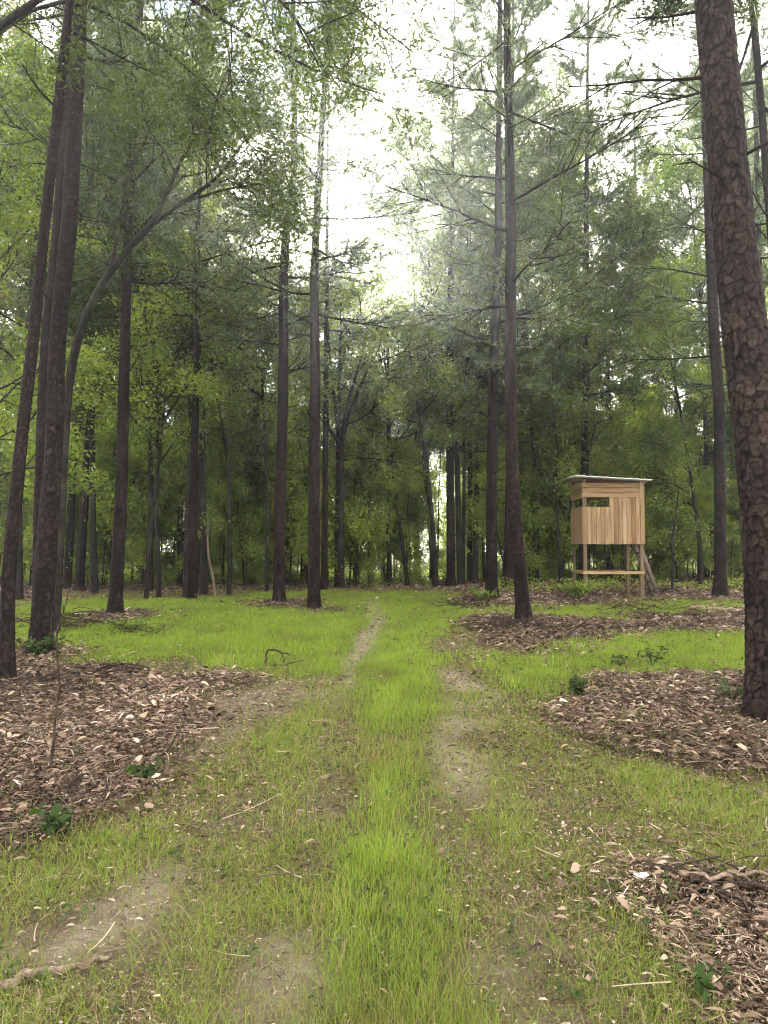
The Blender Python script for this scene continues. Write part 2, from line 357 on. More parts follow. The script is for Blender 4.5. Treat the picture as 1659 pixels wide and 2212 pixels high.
def bark_mat(name, fiss, mid, hi, plate=False, scale=14, bump=0.6, rough=0.85, moss=0.0):
    m, nt, out = mat(name)
    t = N(nt, 'ShaderNodeTexCoord'); mpn = N(nt, 'ShaderNodeMapping'); mpn.inputs['Scale'].default_value = (1, 1, 0.32)
    nt.links.new(t.outputs['Object'], mpn.inputs[0])
    n1 = N(nt, 'ShaderNodeTexNoise'); n1.inputs['Scale'].default_value = scale * 2.2; n1.inputs['Detail'].default_value = 6; n1.inputs['Roughness'].default_value = 0.65
    nt.links.new(mpn.outputs[0], n1.inputs[0])
    n2 = N(nt, 'ShaderNodeTexNoise'); n2.inputs['Scale'].default_value = 1.3; n2.inputs['Detail'].default_value = 4; nt.links.new(t.outputs['Object'], n2.inputs[0])
    if plate:
        a = N(nt, 'ShaderNodeAttribute', attribute_name='fis'); r = N(nt, 'ShaderNodeAttribute', attribute_name='rnd')
        e = a.outputs['Fac']; rv = math_(nt, 'ADD', math_(nt, 'MULTIPLY', r.outputs['Fac'], 0.6), math_(nt, 'MULTIPLY', n1.outputs[0], 0.6))
    else:
        v = N(nt, 'ShaderNodeTexVoronoi', feature='DISTANCE_TO_EDGE'); v.inputs['Scale'].default_value = scale
        w = N(nt, 'ShaderNodeVectorMath', operation='ADD'); nt.links.new(mpn.outputs[0], w.inputs[0])
        w2 = N(nt, 'ShaderNodeVectorMath', operation='SCALE'); w2.inputs['Scale'].default_value = 0.06; nt.links.new(n1.outputs['Color'], w2.inputs[0]); nt.links.new(w2.outputs[0], w.inputs[1])
        nt.links.new(w.outputs[0], v.inputs['Vector'])
        e = math_(nt, 'MINIMUM', math_(nt, 'MULTIPLY', v.outputs['Distance'], 5.0), 1.0); rv = n1.outputs[0]
    c = ramp(nt, [(0.25, mid), (0.60, tuple(0.45 * p + 0.30 * q for p, q in zip(mid, hi))), (0.95, hi)], rv).outputs[0]
    c = mixc(nt, e, fiss, c)
    g = ramp(nt, [(0.3, (0.7, 0.72, 0.75)), (0.7, (1.25, 1.15, 1.1))], n2.outputs[0]).outputs[0]
    c = mixc(nt, 1.0, c, g, 'MULTIPLY')
    if moss:
        mr = ramp(nt, [(0.5, (0, 0, 0)), (0.72, (moss, moss, moss))], n2.outputs[0]).outputs[0]
        c = mixc(nt, mr, c, (0.13, 0.15, 0.11))
    b = N(nt, 'ShaderNodeBsdfPrincipled'); nt.links.new(c, b.inputs['Base Color']); b.inputs['Roughness'].default_value = rough; b.inputs['Specular IOR Level'].default_value = 0.06
    bm = N(nt, 'ShaderNodeBump'); bm.inputs['Strength'].default_value = bump; bm.inputs['Distance'].default_value = 0.02
    hh = math_(nt, 'ADD', math_(nt, 'MULTIPLY', n1.outputs[0], 0.5), e if not plate else 0.0)
    nt.links.new(hh, bm.inputs['Height']); nt.links.new(bm.outputs[0], b.inputs['Normal'])
    nt.links.new(b.outputs[0], out.inputs[0]); return m
M['pine_bark'] = bark_mat('pine_bark_plates', (0.0015, 0.0011, 0.001), (0.0090, 0.0062, 0.0053), (0.060, 0.0445, 0.0395), plate=True, bump=0.3)
M['far_bark'] = bark_mat('far_pine_bark', (0.005, 0.004, 0.003), (0.024, 0.019, 0.016), (0.065, 0.053, 0.046), scale=9, bump=0.8)
M['smooth_bark'] = bark_mat('hardwood_bark', (0.009, 0.0075, 0.006), (0.026, 0.022, 0.018), (0.062, 0.056, 0.046), scale=16, bump=0.35, moss=0.35)
M['dark_wood'] = bark_mat('dead_branch_bark', (0.03, 0.022, 0.018), (0.06, 0.045, 0.035), (0.12, 0.09, 0.07), scale=20, bump=0.4)
M['pale_wood'] = bark_mat('weathered_branch', (0.12, 0.09, 0.065), (0.26, 0.20, 0.145), (0.42, 0.34, 0.26), scale=30, bump=0.4)

# ------------------------------------------------------------------ ground
m, nt, out = mat('ground'); M['ground'] = m
za = N(nt, 'ShaderNodeAttribute', attribute_name='zone'); sx = N(nt, 'ShaderNodeSeparateXYZ'); nt.links.new(za.outputs['Vector'], sx.inputs[0])
t = N(nt, 'ShaderNodeTexCoord')
def gn(scale, det=5, rough=0.6):
    n = N(nt, 'ShaderNodeTexNoise'); n.inputs['Scale'].default_value = scale; n.inputs['Detail'].default_value = det; n.inputs['Roughness'].default_value = rough
    nt.links.new(t.outputs['Object'], n.inputs[0]); return n.outputs[0]
n_f0 = gn(48, 6, 0.75); n_ff = gn(170, 3, 0.7); n_f = math_(nt, 'ADD', math_(nt, 'MULTIPLY', math_(nt, 'SUBTRACT', n_ff, 0.5), 0.9), n_f0); n_m = gn(7, 5); n_c = gn(1.2, 3)
soil = ramp(nt, [(0.28, (0.065, 0.046, 0.028)), (0.5, (0.155, 0.118, 0.075)), (0.72, (0.31, 0.255, 0.175))], math_(nt, 'ADD', math_(nt, 'MULTIPLY', n_f, 0.55), math_(nt, 'MULTIPLY', n_m, 0.45))).outputs[0]
litc = ramp(nt, [(0.30, (0.016, 0.010, 0.007)), (0.5, (0.05, 0.031, 0.021)), (0.7, (0.12, 0.075, 0.05))], n_f).outputs[0]
grc = ramp(nt, [(0.3, (0.055, 0.060, 0.018)), (0.7, (0.15, 0.165, 0.040))], math_(nt, 'ADD', math_(nt, 'MULTIPLY', n_f, 0.5), math_(nt, 'MULTIPLY', n_m, 0.5))).outputs[0]
soil = mixc(nt, math_(nt, 'MULTIPLY', sx.outputs[2], 0.85), soil, ramp(nt, [(0.25, (0.15, 0.115, 0.08)), (0.45, (0.34, 0.28, 0.20)), (0.68, (0.56, 0.49, 0.40))], math_(nt, 'ADD', math_(nt, 'MULTIPLY', n_f, 0.55), math_(nt, 'MULTIPLY', n_m, 0.45))).outputs[0])
c = mixc(nt, sx.outputs[1], soil, litc); c = mixc(nt, sx.outputs[0], c, grc)
b = N(nt, 'ShaderNodeBsdfPrincipled'); nt.links.new(c, b.inputs['Base Color']); b.inputs['Roughness'].default_value = 0.95; b.inputs['Specular IOR Level'].default_value = 0.15
bm = N(nt, 'ShaderNodeBump'); bm.inputs['Strength'].default_value = 1.0; bm.inputs['Distance'].default_value = 0.03
nt.links.new(n_f, bm.inputs['Height']); nt.links.new(bm.outputs[0], b.inputs['Normal']); nt.links.new(b.outputs[0], out.inputs[0])

# ---- traced trunks: name, label, base (px,py), polyline [(px,py,w)], kind, crown options
TR = [
 dict(n='pine_tree', l='slender curving pine trunk standing at the extreme left edge of the picture', b=(7, 684), p=[(7, 684, 14), (8, 573, 13), (15.5, 503, 12.5), (22, 434, 11.5), (33, 341, 11), (44, 231, 10), (57, 116, 10), (70, 0, 8)], c='pine', cs=11, mul=0.9),
 dict(n='pine_tree', l='thick rough barked pine at left standing on the edge of the brown litter', b=(39.5, 655), p=[(39.5, 655, 23), (42, 620, 20), (45, 573, 20), (50, 503, 18), (54, 457, 17), (57, 341, 16), (69, 231, 15.5), (75, 116, 14.5), (81, 0, 14)], c='pine', cs=12, mul=0.9),
 dict(n='pine_tree', l='pine half hidden just behind the thick left trunk', b=(36, 632), p=[(38, 632, 12), (39.5, 503, 11), (43, 400, 10.5), (46, 341, 10), (57, 231, 9), (65.5, 116, 10), (75, 0, 9)], c='pine', cs=11, mul=0),
 dict(n='pine_tree', l='straight dark pine with a litter ring on the left of the meadow', b=(115, 616), p=[(115, 616, 15), (116, 590, 13), (121, 503, 12), (125, 341, 10), (128, 231, 9), (134, 116, 8), (137, 58, 8), (140, 0, 7)], c='pine', cs=7.5, mul=1.0),
 dict(n='pine_tree', l='pinkish thin pine leftmost of the two leaning behind the thick left trunk', b=(66, 589), p=[(66, 589, 8), (68, 573, 8), (74, 457, 7.5), (80, 400, 7), (82, 341, 6.5), (88, 231, 6), (95, 116, 5)], c='pine', cs=9, mul=0),
 dict(n='pine_tree', l='pinkish pine leaning right, between the thick left trunk and the meadow pine', b=(79, 591), p=[(79, 591, 10), (81, 560, 8.5), (84, 503, 8), (87, 457, 8), (92, 400, 7.5), (96, 341, 6.5), (106, 231, 6), (114, 116, 5)], c='pine', cs=9, mul=0),
 dict(n='pine_tree', l='grey pine in a tight pair at the far edge of the left meadow', b=(190, 600), p=[(190, 600, 11), (192, 560, 10.5), (194, 457, 8), (196, 400, 7), (197, 341, 5.5), (198, 231, 4.5), (200, 150, 3.5)], c='pine', cs=8, mul=0),
 dict(n='pine_tree', l='pale lichen covered trunk directly left of the grey paired pine', b=(185, 598), p=[(185, 598, 6), (187, 540, 5.5), (190, 457, 5), (191, 400, 4.5), (192, 341, 4)], c=None, kind='smooth', mul=0),
 dict(n='hardwood_tree', l='thin trunk behind the grey pair that forks rightwards high up', b=(195, 594), p=[(195, 594, 6), (198, 540, 6), (201, 457, 5.5), (203, 422, 5), (208, 380, 4.5), (213, 345, 4), (217, 300, 3)], c='oak', cs=6, kind='smooth', mul=0),
 dict(n='pine_tree', l='left one of the two tall centre pines, bending in its upper half', b=(279, 604), p=[(279, 604, 12.5), (279, 590, 11.5), (280, 503, 11.5), (283, 400, 10.5), (283.5, 341, 10), (283.5, 278, 9), (286, 231, 8.5), (291, 195, 7), (294.5, 174, 6.5), (294.5, 116, 6), (294, 46, 5.5), (293, 0, 5)], c='pine', cs=6.5, mul=1.1),
 dict(n='pine_tree', l='right one of the two tall centre pines, left of the footpath', b=(314, 611), p=[(314, 611, 13.5), (313.8, 590, 12), (314, 503, 11.5), (315, 400, 10.5), (315, 341, 9.5), (314, 278, 8.5), (317, 208, 7.5), (320, 162, 7), (324, 93, 6), (328, 30, 5), (330, 0, 4.5)], c='pine', cs=7.5, mul=0.9),
 dict(n='pine_tree', l='thin dark pine just behind and right of the two tall centre pines', b=(324, 591), p=[(324, 591, 6.5), (325, 503, 6), (326, 400, 5.5), (326.5, 341, 5), (327, 280, 4)], c='pine', cs=9, mul=0),
 dict(n='hardwood_tree', l='dark hardwood that forks into a wide fan above the far end of the path', b=(341, 589), p=[(341, 589, 7), (341, 503, 7), (341, 441, 6), (345, 420, 4.5), (350, 395, 3.5), (358, 370, 3)], c='oak', cs=4.2, kind='smooth', mul=0, forks=[[(341, 441), (336, 410), (331, 370), (328, 330)], [(341, 445), (330, 430), (322, 410)], [(341, 441), (352, 405), (368, 370), (380, 345)]]),
 dict(n='hardwood_tree', l='slim dark trunk standing close beside the wide forked hardwood', b=(336, 588), p=[(336, 588, 4.5), (337, 520, 4), (338, 440, 4), (340, 350, 3)], c='oak', cs=6, kind='smooth', mul=0),
 dict(n='pine_tree', l='straight grey pine at the meadow end right of the path', b=(451, 587), p=[(451, 587, 10), (451, 573, 8.5), (450, 457, 8), (449.5, 400, 7.5), (450, 341, 7), (451, 266, 5.5), (452, 200, 4)], c='pine', cs=5.5, mul=0),
 dict(n='pine_tree', l='left pine of the tall pair left of the wooden hunting blind', b=(492, 601), p=[(492, 601, 14), (491.5, 585, 11.5), (491.6, 503, 11), (493, 400, 10), (495, 341, 9.5), (498, 231, 7.5), (499, 116, 5.5), (499.7, 37, 5), (500, 0, 4.5)], c='pine', cs=5.5, mul=1.3),
 dict(n='pine_tree', l='right nearer pine of the tall pair, mulch heap round its foot', b=(524, 624), p=[(524, 624, 17), (522.5, 605, 14.5), (520, 573, 13), (513.6, 503, 13), (510.4, 410, 11.5), (510.5, 341, 11.5), (511, 231, 10.5), (508.4, 116, 8.5), (506.7, 0, 7)], c='pine', cs=6.0, mul=1.5),
 dict(n='pine_tree', l='broad trunk showing between the tall pair of pines near the blind', b=(507, 589), p=[(507, 589, 13), (508, 570, 10), (509, 541, 9), (510, 450, 8), (511, 341, 7)], c='pine', cs=9, mul=0),
 dict(n='pine_tree', l='scaly pine with a vine, standing right of the blind ladder', b=(720, 599), p=[(720, 599, 14), (720.5, 580, 12), (720, 503, 11), (719, 400, 10.5), (714.5, 341, 10.5), (709, 231, 8), (706, 150, 7)], c='pine', cs=6.5, mul=1.0),
 dict(n='pine_tree', l='huge nearest pine with flaking bark plates at the right edge', b=(774, 722), p=[(774, 722, 52), (772, 690, 46), (769, 573, 45), (761, 457, 44), (746, 341, 43), (733.5, 231, 38), (724, 116, 36.5), (713, 0, 35)], c='pine', cs=7.6, mul=0),
 dict(n='pine_tree', l='slim pine slanting out of frame behind the huge right trunk', b=(802, 640), p=[(802, 640, 11), (792, 500, 10), (780, 341, 9), (768, 190, 8), (762, 116, 7), (756, 46, 7), (752, 0, 6.5)], c='pine', cs=9, mul=0),
 dict(n='pine_tree', l='thin pine peeking out right of the huge trunk', b=(768, 592), p=[(768, 592, 6), (766, 450, 6), (763, 341, 5.5), (759, 250, 5), (756, 130, 4.5)], c='pine', cs=6, mul=0),
 dict(n='pine_tree', l='dim pine trunk just left of the scaly vine pine', b=(704, 579), p=[(704, 579, 8), (705, 541, 7), (709, 457, 6.5), (710, 400, 6), (709, 341, 6)], c='pine', cs=6, mul=0),
 dict(n='pine_tree', l='dark thick trunk in the woods right behind the blind ladder', b=(660, 572), p=[(660, 572, 10), (660, 541, 8.5), (660, 457, 8), (659, 380, 7), (658, 300, 6)], c='pine', cs=7, mul=0),
 dict(n='pine_tree', l='black pine trunk rising directly behind the right wall of the blind', b=(641, 577), p=[(641, 577, 8), (643, 541, 7), (640, 470, 7), (637, 400, 6.5), (636, 341, 6), (636, 280, 5)], c='pine', cs=7, mul=0),
 dict(n='pine_tree', l='grey trunk rising behind the blind roof near its left end', b=(583, 586), p=[(583, 586, 9), (583, 541, 8), (585, 457, 8), (586, 400, 7.5), (586, 341, 7)], c='pine', cs=7, mul=0),
 dict(n='hardwood_tree', l='thin straight dark tree midway between the tall pair and the blind', b=(536, 584), p=[(536, 584, 6.5), (536, 541, 5.5), (534, 457, 4.5), (530, 400, 4), (527, 341, 3)], c='oak', cs=5, kind='smooth', mul=0),
 dict(n='hardwood_tree', l='dark tree just left of the blind, ending in a leafy top', b=(549, 578), p=[(549, 578, 6.5), (548, 541, 5.5), (547, 457, 5), (549, 400, 4)], c='oak', cs=5, kind='smooth', mul=0),
 dict(n='hardwood_tree', l='leaning thin tree at the forest edge right of the path', b=(436, 588), p=[(436, 588, 6), (434, 541, 5), (429, 487, 4.5), (421, 420, 4), (412, 370, 3)], c='oak', cs=5, kind='smooth', mul=0),
 dict(n='hardwood_tree', l='dark upright tree left of the tall pair near the blind', b=(475, 585), p=[(475, 585, 6), (476, 520, 5.5), (478, 440, 5.5), (478, 341, 5), (476, 300, 4)], c='oak', cs=4.5, kind='smooth', mul=0),
 dict(n='hardwood_tree', l='dark tree standing against the grey pine at the meadow end', b=(460, 586), p=[(460, 586, 6), (459, 541, 6), (457, 457, 5), (446, 400, 4), (440, 341, 3)], c='oak', cs=5, kind='smooth', mul=0),
 dict(n='hardwood_tree', l='slim curved tree at the forest edge just right of the path end', b=(408, 587), p=[(408, 587, 4.5), (402, 541, 4), (396, 500, 3.5), (391, 450, 3), (388, 400, 2.5)], c='oak', cs=5, kind='smooth', mul=0),
 dict(n='hardwood_tree', l='thin black trunk at the forest edge above the path end', b=(390, 587), p=[(390, 587, 5), (388, 520, 4.5), (389, 440, 4), (388, 370, 3)], c='oak', cs=5, kind='smooth', mul=0),
 dict(n='hardwood_tree', l='leftmost black trunk of the dark clump left of the paired grey pine', b=(146, 600), p=[(146, 600, 5), (149, 560, 4.5), (154, 500, 4), (158, 470, 3)], c='oak', cs=4, kind='smooth', mul=0),
 dict(n='hardwood_tree', l='rightmost black trunk of the dark clump left of the paired grey pine', b=(159, 599), p=[(159, 599, 5.5), (158, 560, 5), (157, 500, 4.5), (158, 440, 3)], c='oak', cs=5, kind='smooth', mul=0),
 dict(n='hardwood_tree', l='dark slender tree midway between the grey pair and the centre pines', b=(229, 596), p=[(229, 596, 5), (230, 541, 4.5), (228, 460, 4), (222, 420, 3), (217, 400, 2.5)], c='oak', cs=5, kind='smooth', mul=0),
 dict(n='hardwood_tree', l='thin trunk close left of the bending centre pine', b=(267, 592), p=[(267, 592, 4), (267, 500, 3.5), (265, 430, 3), (262, 380, 2.5)], c='oak', cs=6, kind='smooth', mul=0),
 dict(n='young_tree', l='little crooked sapling trunk standing right of the ladder', b=(672, 593), p=[(672, 593, 2.6), (673, 570, 2.4), (672, 541, 2.2), (675, 520, 1.6), (679, 490, 1.2)], c='sap', cs=2.2, kind='smooth', mul=0),
 dict(n='young_tree', l='pale thin curved sapling at the back of the left meadow', b=(215, 597), p=[(215, 597, 2.6), (213, 575, 2.2), (208.5, 560, 2), (207, 538, 1.5), (209, 520, 1.0)], c='sap', cs=2.4, kind='pale', mul=0),
]
for T_ in TR:
    x, y = ghit(*T_['b']); T_['xy'] = (x, y)
    if T_['mul']:
        MULCH.append((x + 0.1, y - 0.2, {0.9: 0.7}.get(T_['mul'], T_['mul'])))
MULCH[4] = (MULCH[4][0] + 0.2, MULCH[4][1], 0.55)

gx = np.concatenate([-np.geomspace(250, 9, 36), np.arange(-8.9, 8.9, 0.07), np.geomspace(9, 250, 36)])
gy = np.concatenate([-np.geomspace(160, 1, 20), np.arange(-0.8, 9, 0.05), np.arange(9, 30, 0.12), np.geomspace(30.2, 250, 50)])
GX, GY = np.meshgrid(gx, gy); X = GX.ravel(); Y = GY.ravel()
g, lu, li, so, pa, fl, mi_ = zones(X, Y)
Z = gh(X, Y)
Z += np.where(li > 0, 0.05 * fbm(X * 2.5, Y * 2.5, 90, 4), 0) * (Y < 25)
def smo(a): 
    a = a.reshape(GX.shape); b_ = a.copy()
    for _ in range(7):
        b_[1:-1, 1:-1] = (b_[1:-1, 1:-1] * 2 + b_[:-2, 1:-1] + b_[2:, 1:-1] + b_[1:-1, :-2] + b_[1:-1, 2:]) / 6
    return b_.ravel()
zone = np.stack([smo(np.clip(lu * 0.9 + (1 - lu) * g * 0.45, 0, 1)), smo(np.clip(li * 0.9 + 0.12 * (so == 0), 0, 1)), smo(np.clip(so + pa * 0.6, 0, 1))], 1)
nx, ny = len(gx), len(gy)
ii = (np.arange(ny - 1)[:, None] * nx + np.arange(nx - 1)[None, :]).ravel()
Q = np.stack([ii, ii + 1, ii + nx + 1, ii + nx], 1)
tag(link('ground', mesh_np('ground', np.stack([X, Y, Z], 1), [Q], M['ground'], {'zone': zone}, smooth=True)), kind='structure')
def gz(x, y):
    z = gh(x, y); _, _, li, _, _, _, _ = zones(x, y)
    return z + np.where(li > 0, 0.05 * fbm(x * 2.5, y * 2.5, 90, 4), 0) * (np.asarray(y) < 25)

# ---- scatter sampling: density falls with distance so that it is even in the picture
def sample(n, y0, y1, rs, expo=0.25, wid=0.66):
    u = rs.rand(n); k = 1 - expo
    y = (y0 ** k + u * (y1 ** k - y0 ** k)) ** (1 / k)
    x = (rs.rand(n) * 2 - 1) * (wid * y + 0.5)
    return x, y
def grass():
    rs = np.random.RandomState(5)
    x, y = sample(1150000, 1.9, 36, rs, 0.33)
    jr = rs.normal(size=len(x)) ** 2 * 0.6 + 0.3; jx, jy = rs.normal(size=(2, len(x))) * (0.07 + np.where(y < 8, 0.018, 0.009) * y) * jr
    g, lu, li, so, pa, fl, md = zones(x + jx, y + jy * 1.3)
    fine = 0.6 + 0.8 * fbm(x * 9, y * 9, 300, 2)
    keep = rs.rand(len(x)) < np.clip(g * fine, 0, 1)
    x, y, g, lu, md, li, so = [a[keep] for a in (x, y, g, lu, md, li, so)]
    n = len(x); z = gz(x, y)
    pat = fbm(x * 1.5, y * 0.9, 311, 3); tall = fbm(x * 3.1, y * 2.2, 331, 3)
    H = np.where(lu > 0.5, 0.035 + 0.105 * tall, np.where(md > 0, 0.045 + 0.085 * tall, 0.018 + 0.075 * np.clip(tall - 0.25, 0, 1))) * rs.uniform(0.5, 1.35, n)
    # taller ridge of grass between the wheel tracks, near the camera
    H *= 1 + 0.15 * np.exp(-((x - 0.02 * y - 0.02) / 0.22) ** 2) * (lu > 0.5) * (y < 9)
    sc = (np.maximum(y, 2.2) / 3.2)
    Wd = 0.0026 * sc ** 0.9 * rs.uniform(0.7, 1.4, n)
    lean = np.where(lu > 0.5, rs.gamma(2.0, 0.38, n), rs.uniform(0.3, 2.4, n))
    a = rs.rand(n) * 2 * math.pi; dx, dy = np.cos(a), np.sin(a)
    b_ = a + math.pi / 2 + rs.normal(size=n) * 0.5; wx, wy = np.cos(b_) * Wd / 2, np.sin(b_) * Wd / 2
    hl = np.sqrt(np.maximum(H ** 2 / (1 + (lean * 0.8) ** 2), 1e-6))
    def P_(f, hz, k): return np.stack([x + dx * H * lean * f + k * wx, y + dy * H * lean * f + k * wy, z + hl * hz - (0.004 if hz == 0 else 0)], 1)
    V = np.stack([P_(0, 0, 1), P_(0, 0, -1), P_(0.28, 0.58, 0.85), P_(0.28, 0.58, -0.85), P_(0.8, 1.0, 0)], 1).reshape(-1, 3)
    b0 = np.arange(n)[:, None] * 5
    T = np.concatenate([b0 + [0, 1, 3], b0 + [0, 3, 2], b0 + [2, 3, 4]], 0)
    hue = np.where(lu > 0.5, 0.55 + 0.25 * np.clip((y - 5) / 8, 0, 1) + 1.1 * (pat - 0.45) + 0.5 * (tall - 0.5), np.where(md > 0, 0.62, 0.46)) + rs.normal(size=n) * 0.14  # lush grass painted brighter with distance, as if lit by sun and sky
    dead = rs.rand(n) < np.where(lu > 0.5, 0.10 - 0.07 * np.clip((y - 5) / 6, 0, 1), 0.20); hue = np.where(dead, rs.rand(n) * 0.06, hue)
    tag(link('grass', mesh_np('grass', V, [T], M['grass'], {'rnd': np.repeat(np.clip(hue, 0, 1), 5)})), 'short bright green and yellowish grass growing over the clearing', 'grass', kind='stuff')
grass()
def litter():
    rs = np.random.RandomState(6)
    x, y = sample(1250000, 1.9, 45, rs, 0.25, 0.68)
    jr = rs.normal(size=len(x)) ** 2 * 0.8 + 0.2; jx, jy = rs.normal(size=(2, len(x))) * (0.11 + 0.025 * y) * jr
    g, lu, li, so, pa, fl, md = zones(x + jx, y + jy * 1.3)
    dens = np.where(li > 0, 0.95, np.where(lu > 0.5, 0.012, 0.28 + 0.4 * (fbm(x * 2, y * 2, 400, 3) > 0.55)))
    dens = np.where(pa > 0, 0.5, dens); dens = np.where(so > 0, 0.32, dens)
    k = rs.rand(len(x)) < dens * (0.6 + 0.6 * fbm(x * 6, y * 6, 410, 2))
    x, y, li, so = [q[k] for q in (x, y, li, so)]; n = len(x)
    z = gz(x, y) + rs.rand(n) * np.where(li > 0, 0.03, 0.008) + 0.004
    sc = np.maximum(y / 3.4, 0.8) ** 0.46 * np.where(li > 0, 1.0, 0.7)
    kind = rs.rand(n)
    L = np.where(kind < 0.36, rs.uniform(0.008, 0.024, n), rs.uniform(0.02, 0.085, n)) * sc * np.where(li > 0, 1, 0.75)
    Wd = np.where(kind < 0.38, L * rs.uniform(0.35, 0.7, n), 0.0030 * sc * rs.uniform(0.5, 2.5, n))
    a = rs.rand(n) * 2 * math.pi; tl = rs.normal(size=n) * 0.22
    dx, dy, dz = np.cos(a) * np.cos(tl), np.sin(a) * np.cos(tl), np.sin(tl)
    tw = rs.normal(size=n) * 0.45
    sx_, sy_, sz_ = -np.sin(a) * np.cos(tw), np.cos(a) * np.cos(tw), np.sin(tw)
    D = np.stack([dx, dy, dz], 1) * L[:, None] / 2; Sd = np.stack([sx_, sy_, sz_], 1) * Wd[:, None] / 2
    C_ = np.stack([x, y, z + np.abs(D[:, 2])], 1); up = np.zeros((n, 3)); up[:, 2] = L * rs.uniform(-0.05, 0.25, n)
    V = np.stack([C_ - D, C_ - D * 0.2 + Sd + up, C_ + D * 0.45 + Sd * 0.8 + up, C_ + D, C_ + D * 0.3 - Sd + up * 0.3, C_ - D * 0.4 - Sd * 0.9 + up * 0.3], 1).reshape(-1, 3)
    b0 = np.arange(n)[:, None] * 6
    T = np.concatenate([b0 + [0, 1, 5], b0 + [1, 4, 5], b0 + [1, 2, 4], b0 + [2, 3, 4]], 0)
    pt = fbm(x * 0.9, y * 0.9, 430, 3)
    r = np.clip(rs.beta(1.35, 2.1, n) + 0.5 * (pt - 0.5) + np.where(li > 0, 0, 0.02), 0, 1)
    tag(link('leaf_litter', mesh_np('leaf_litter', V, [T], M['litter'], {'rnd': np.repeat(r, 6)})), 'dead brown leaves, bark chips and pine straw scattered on the ground', 'leaf litter', kind='stuff')
    # twigs
    x, y = sample(6000, 2.0, 26, rs, 0.4, 0.66); g, lu, li, so, pa, fl, md = zones(x, y)
    k = rs.rand(len(x)) < np.where(li > 0, 0.8, np.where(lu > 0.5, 0.0, 0.07)); x, y = x[k], y[k]; n = len(x)
    z = gz(x, y); L = rs.gamma(2.0, 0.07, n) + 0.06; a = rs.rand(n) * 2 * math.pi; tt = np.linspace(-0.5, 0.5, 5)
    bend = rs.normal(size=n) * 0.07
    P = np.zeros((n, 5, 3))
    P[:, :, 0] = x[:, None] + np.cos(a)[:, None] * L[:, None] * tt - np.sin(a)[:, None] * (L * bend)[:, None] * (tt ** 2 * 4)
    P[:, :, 1] = y[:, None] + np.sin(a)[:, None] * L[:, None] * tt + np.cos(a)[:, None] * (L * bend)[:, None] * (tt ** 2 * 4)
    P[:, :, 2] = z[:, None] + 0.02 + np.abs(rs.normal(size=(n, 1))) * 0.02 + tt * L[:, None] * rs.normal(size=(n, 1)) * 0.12
    R = (rs.uniform(0.0012, 0.0042, n) * (y / 4 + 0.5) ** 0.4)[:, None] * np.linspace(1.1, 0.6, 5)
    V, Q_ = tubes(P, R, 4)
    tag(link('fallen_twigs', mesh_np('fallen_twigs', V, [Q_], M['twigs'], {'rnd': np.repeat(rs.rand(n), 20)}, smooth=True)), 'many small dry twigs scattered over the litter', 'twigs', kind='stuff')
litter()

# ------------------------------------------------------------------ trees
def grow(Wd, tips, start, d, L, r, lvl, rs, o):
    """one branch, its side branches, and leaf points"""
    K = 5; p = [start]; d = nrm(d); st = L / (K - 1)
    for i in range(K - 1):
        d = nrm(d + rs.normal(size=3) * o['wig'] + np.array([0, 0, o['up'][min(lvl, len(o['up']) - 1)]]))
        p.append(p[-1] + d * st)
    p = np.array(p); Wd.add(p, r * np.linspace(1, 0.35 if lvl < o['lv'] else 0.25, K))
    if lvl >= o['lv']:
        for t_ in np.linspace(0.15, 1, o['tw']): tips.append((interp_path(p, t_), d))
        return
    n = o['nb'][min(lvl, len(o['nb']) - 1)]
    for i in range(n):
        t_ = o['t0'] + (1 - o['t0']) * (i + rs.rand()) / n
        b = interp_path(p, t_); ax = nrm(np.cross(d, rs.normal(size=3)))
        ang = math.radians(rs.uniform(*o['ang'])); c_ = nrm(d * math.cos(ang) + ax * math.sin(ang)); c_[2] *= o.get('flat', 1.0)
        grow(Wd, tips, b, c_, L * rs.uniform(0.42, 0.66) * (1.15 - 0.5 * t_), r * 0.5, lvl + 1, rs, o)
OAK = dict(wig=0.16, up=(0.05, 0.04, 0.0), lv=2, tw=4, nb=(7, 6), t0=0.25, ang=(28, 62))
PINE = dict(wig=0.07, up=(0.02, 0.04, 0.1), lv=1, tw=3, nb=(11,), t0=0.25, ang=(30, 60), flat=0.6)
def wood_mesh(name, Wd, sides, m):
    V, Q_ = tubes(np.array(Wd.P), np.array(Wd.R), sides); return mesh_np(name, V, [Q_], m, smooth=True)
def crown_mesh(name, tips, kind, rs, leaf=(0.095, 0.05), per=9, jit=0.16, m=None):
    P = np.array([t_[0] for t_ in tips]); D = np.array([t_[1] for t_ in tips])
    if kind == 'pine':
        V, T, r = needle_mesh(P, D, rs, per=per, L=leaf[0], Wd=leaf[1])
    else:
        P = np.repeat(P, per, 0); P = P + rs.normal(size=P.shape) * jit
        V, T, r = leaf_mesh(P, leaf[0], leaf[1], rs)
    return mesh_np(name, V, [T], m, {'rnd': r})
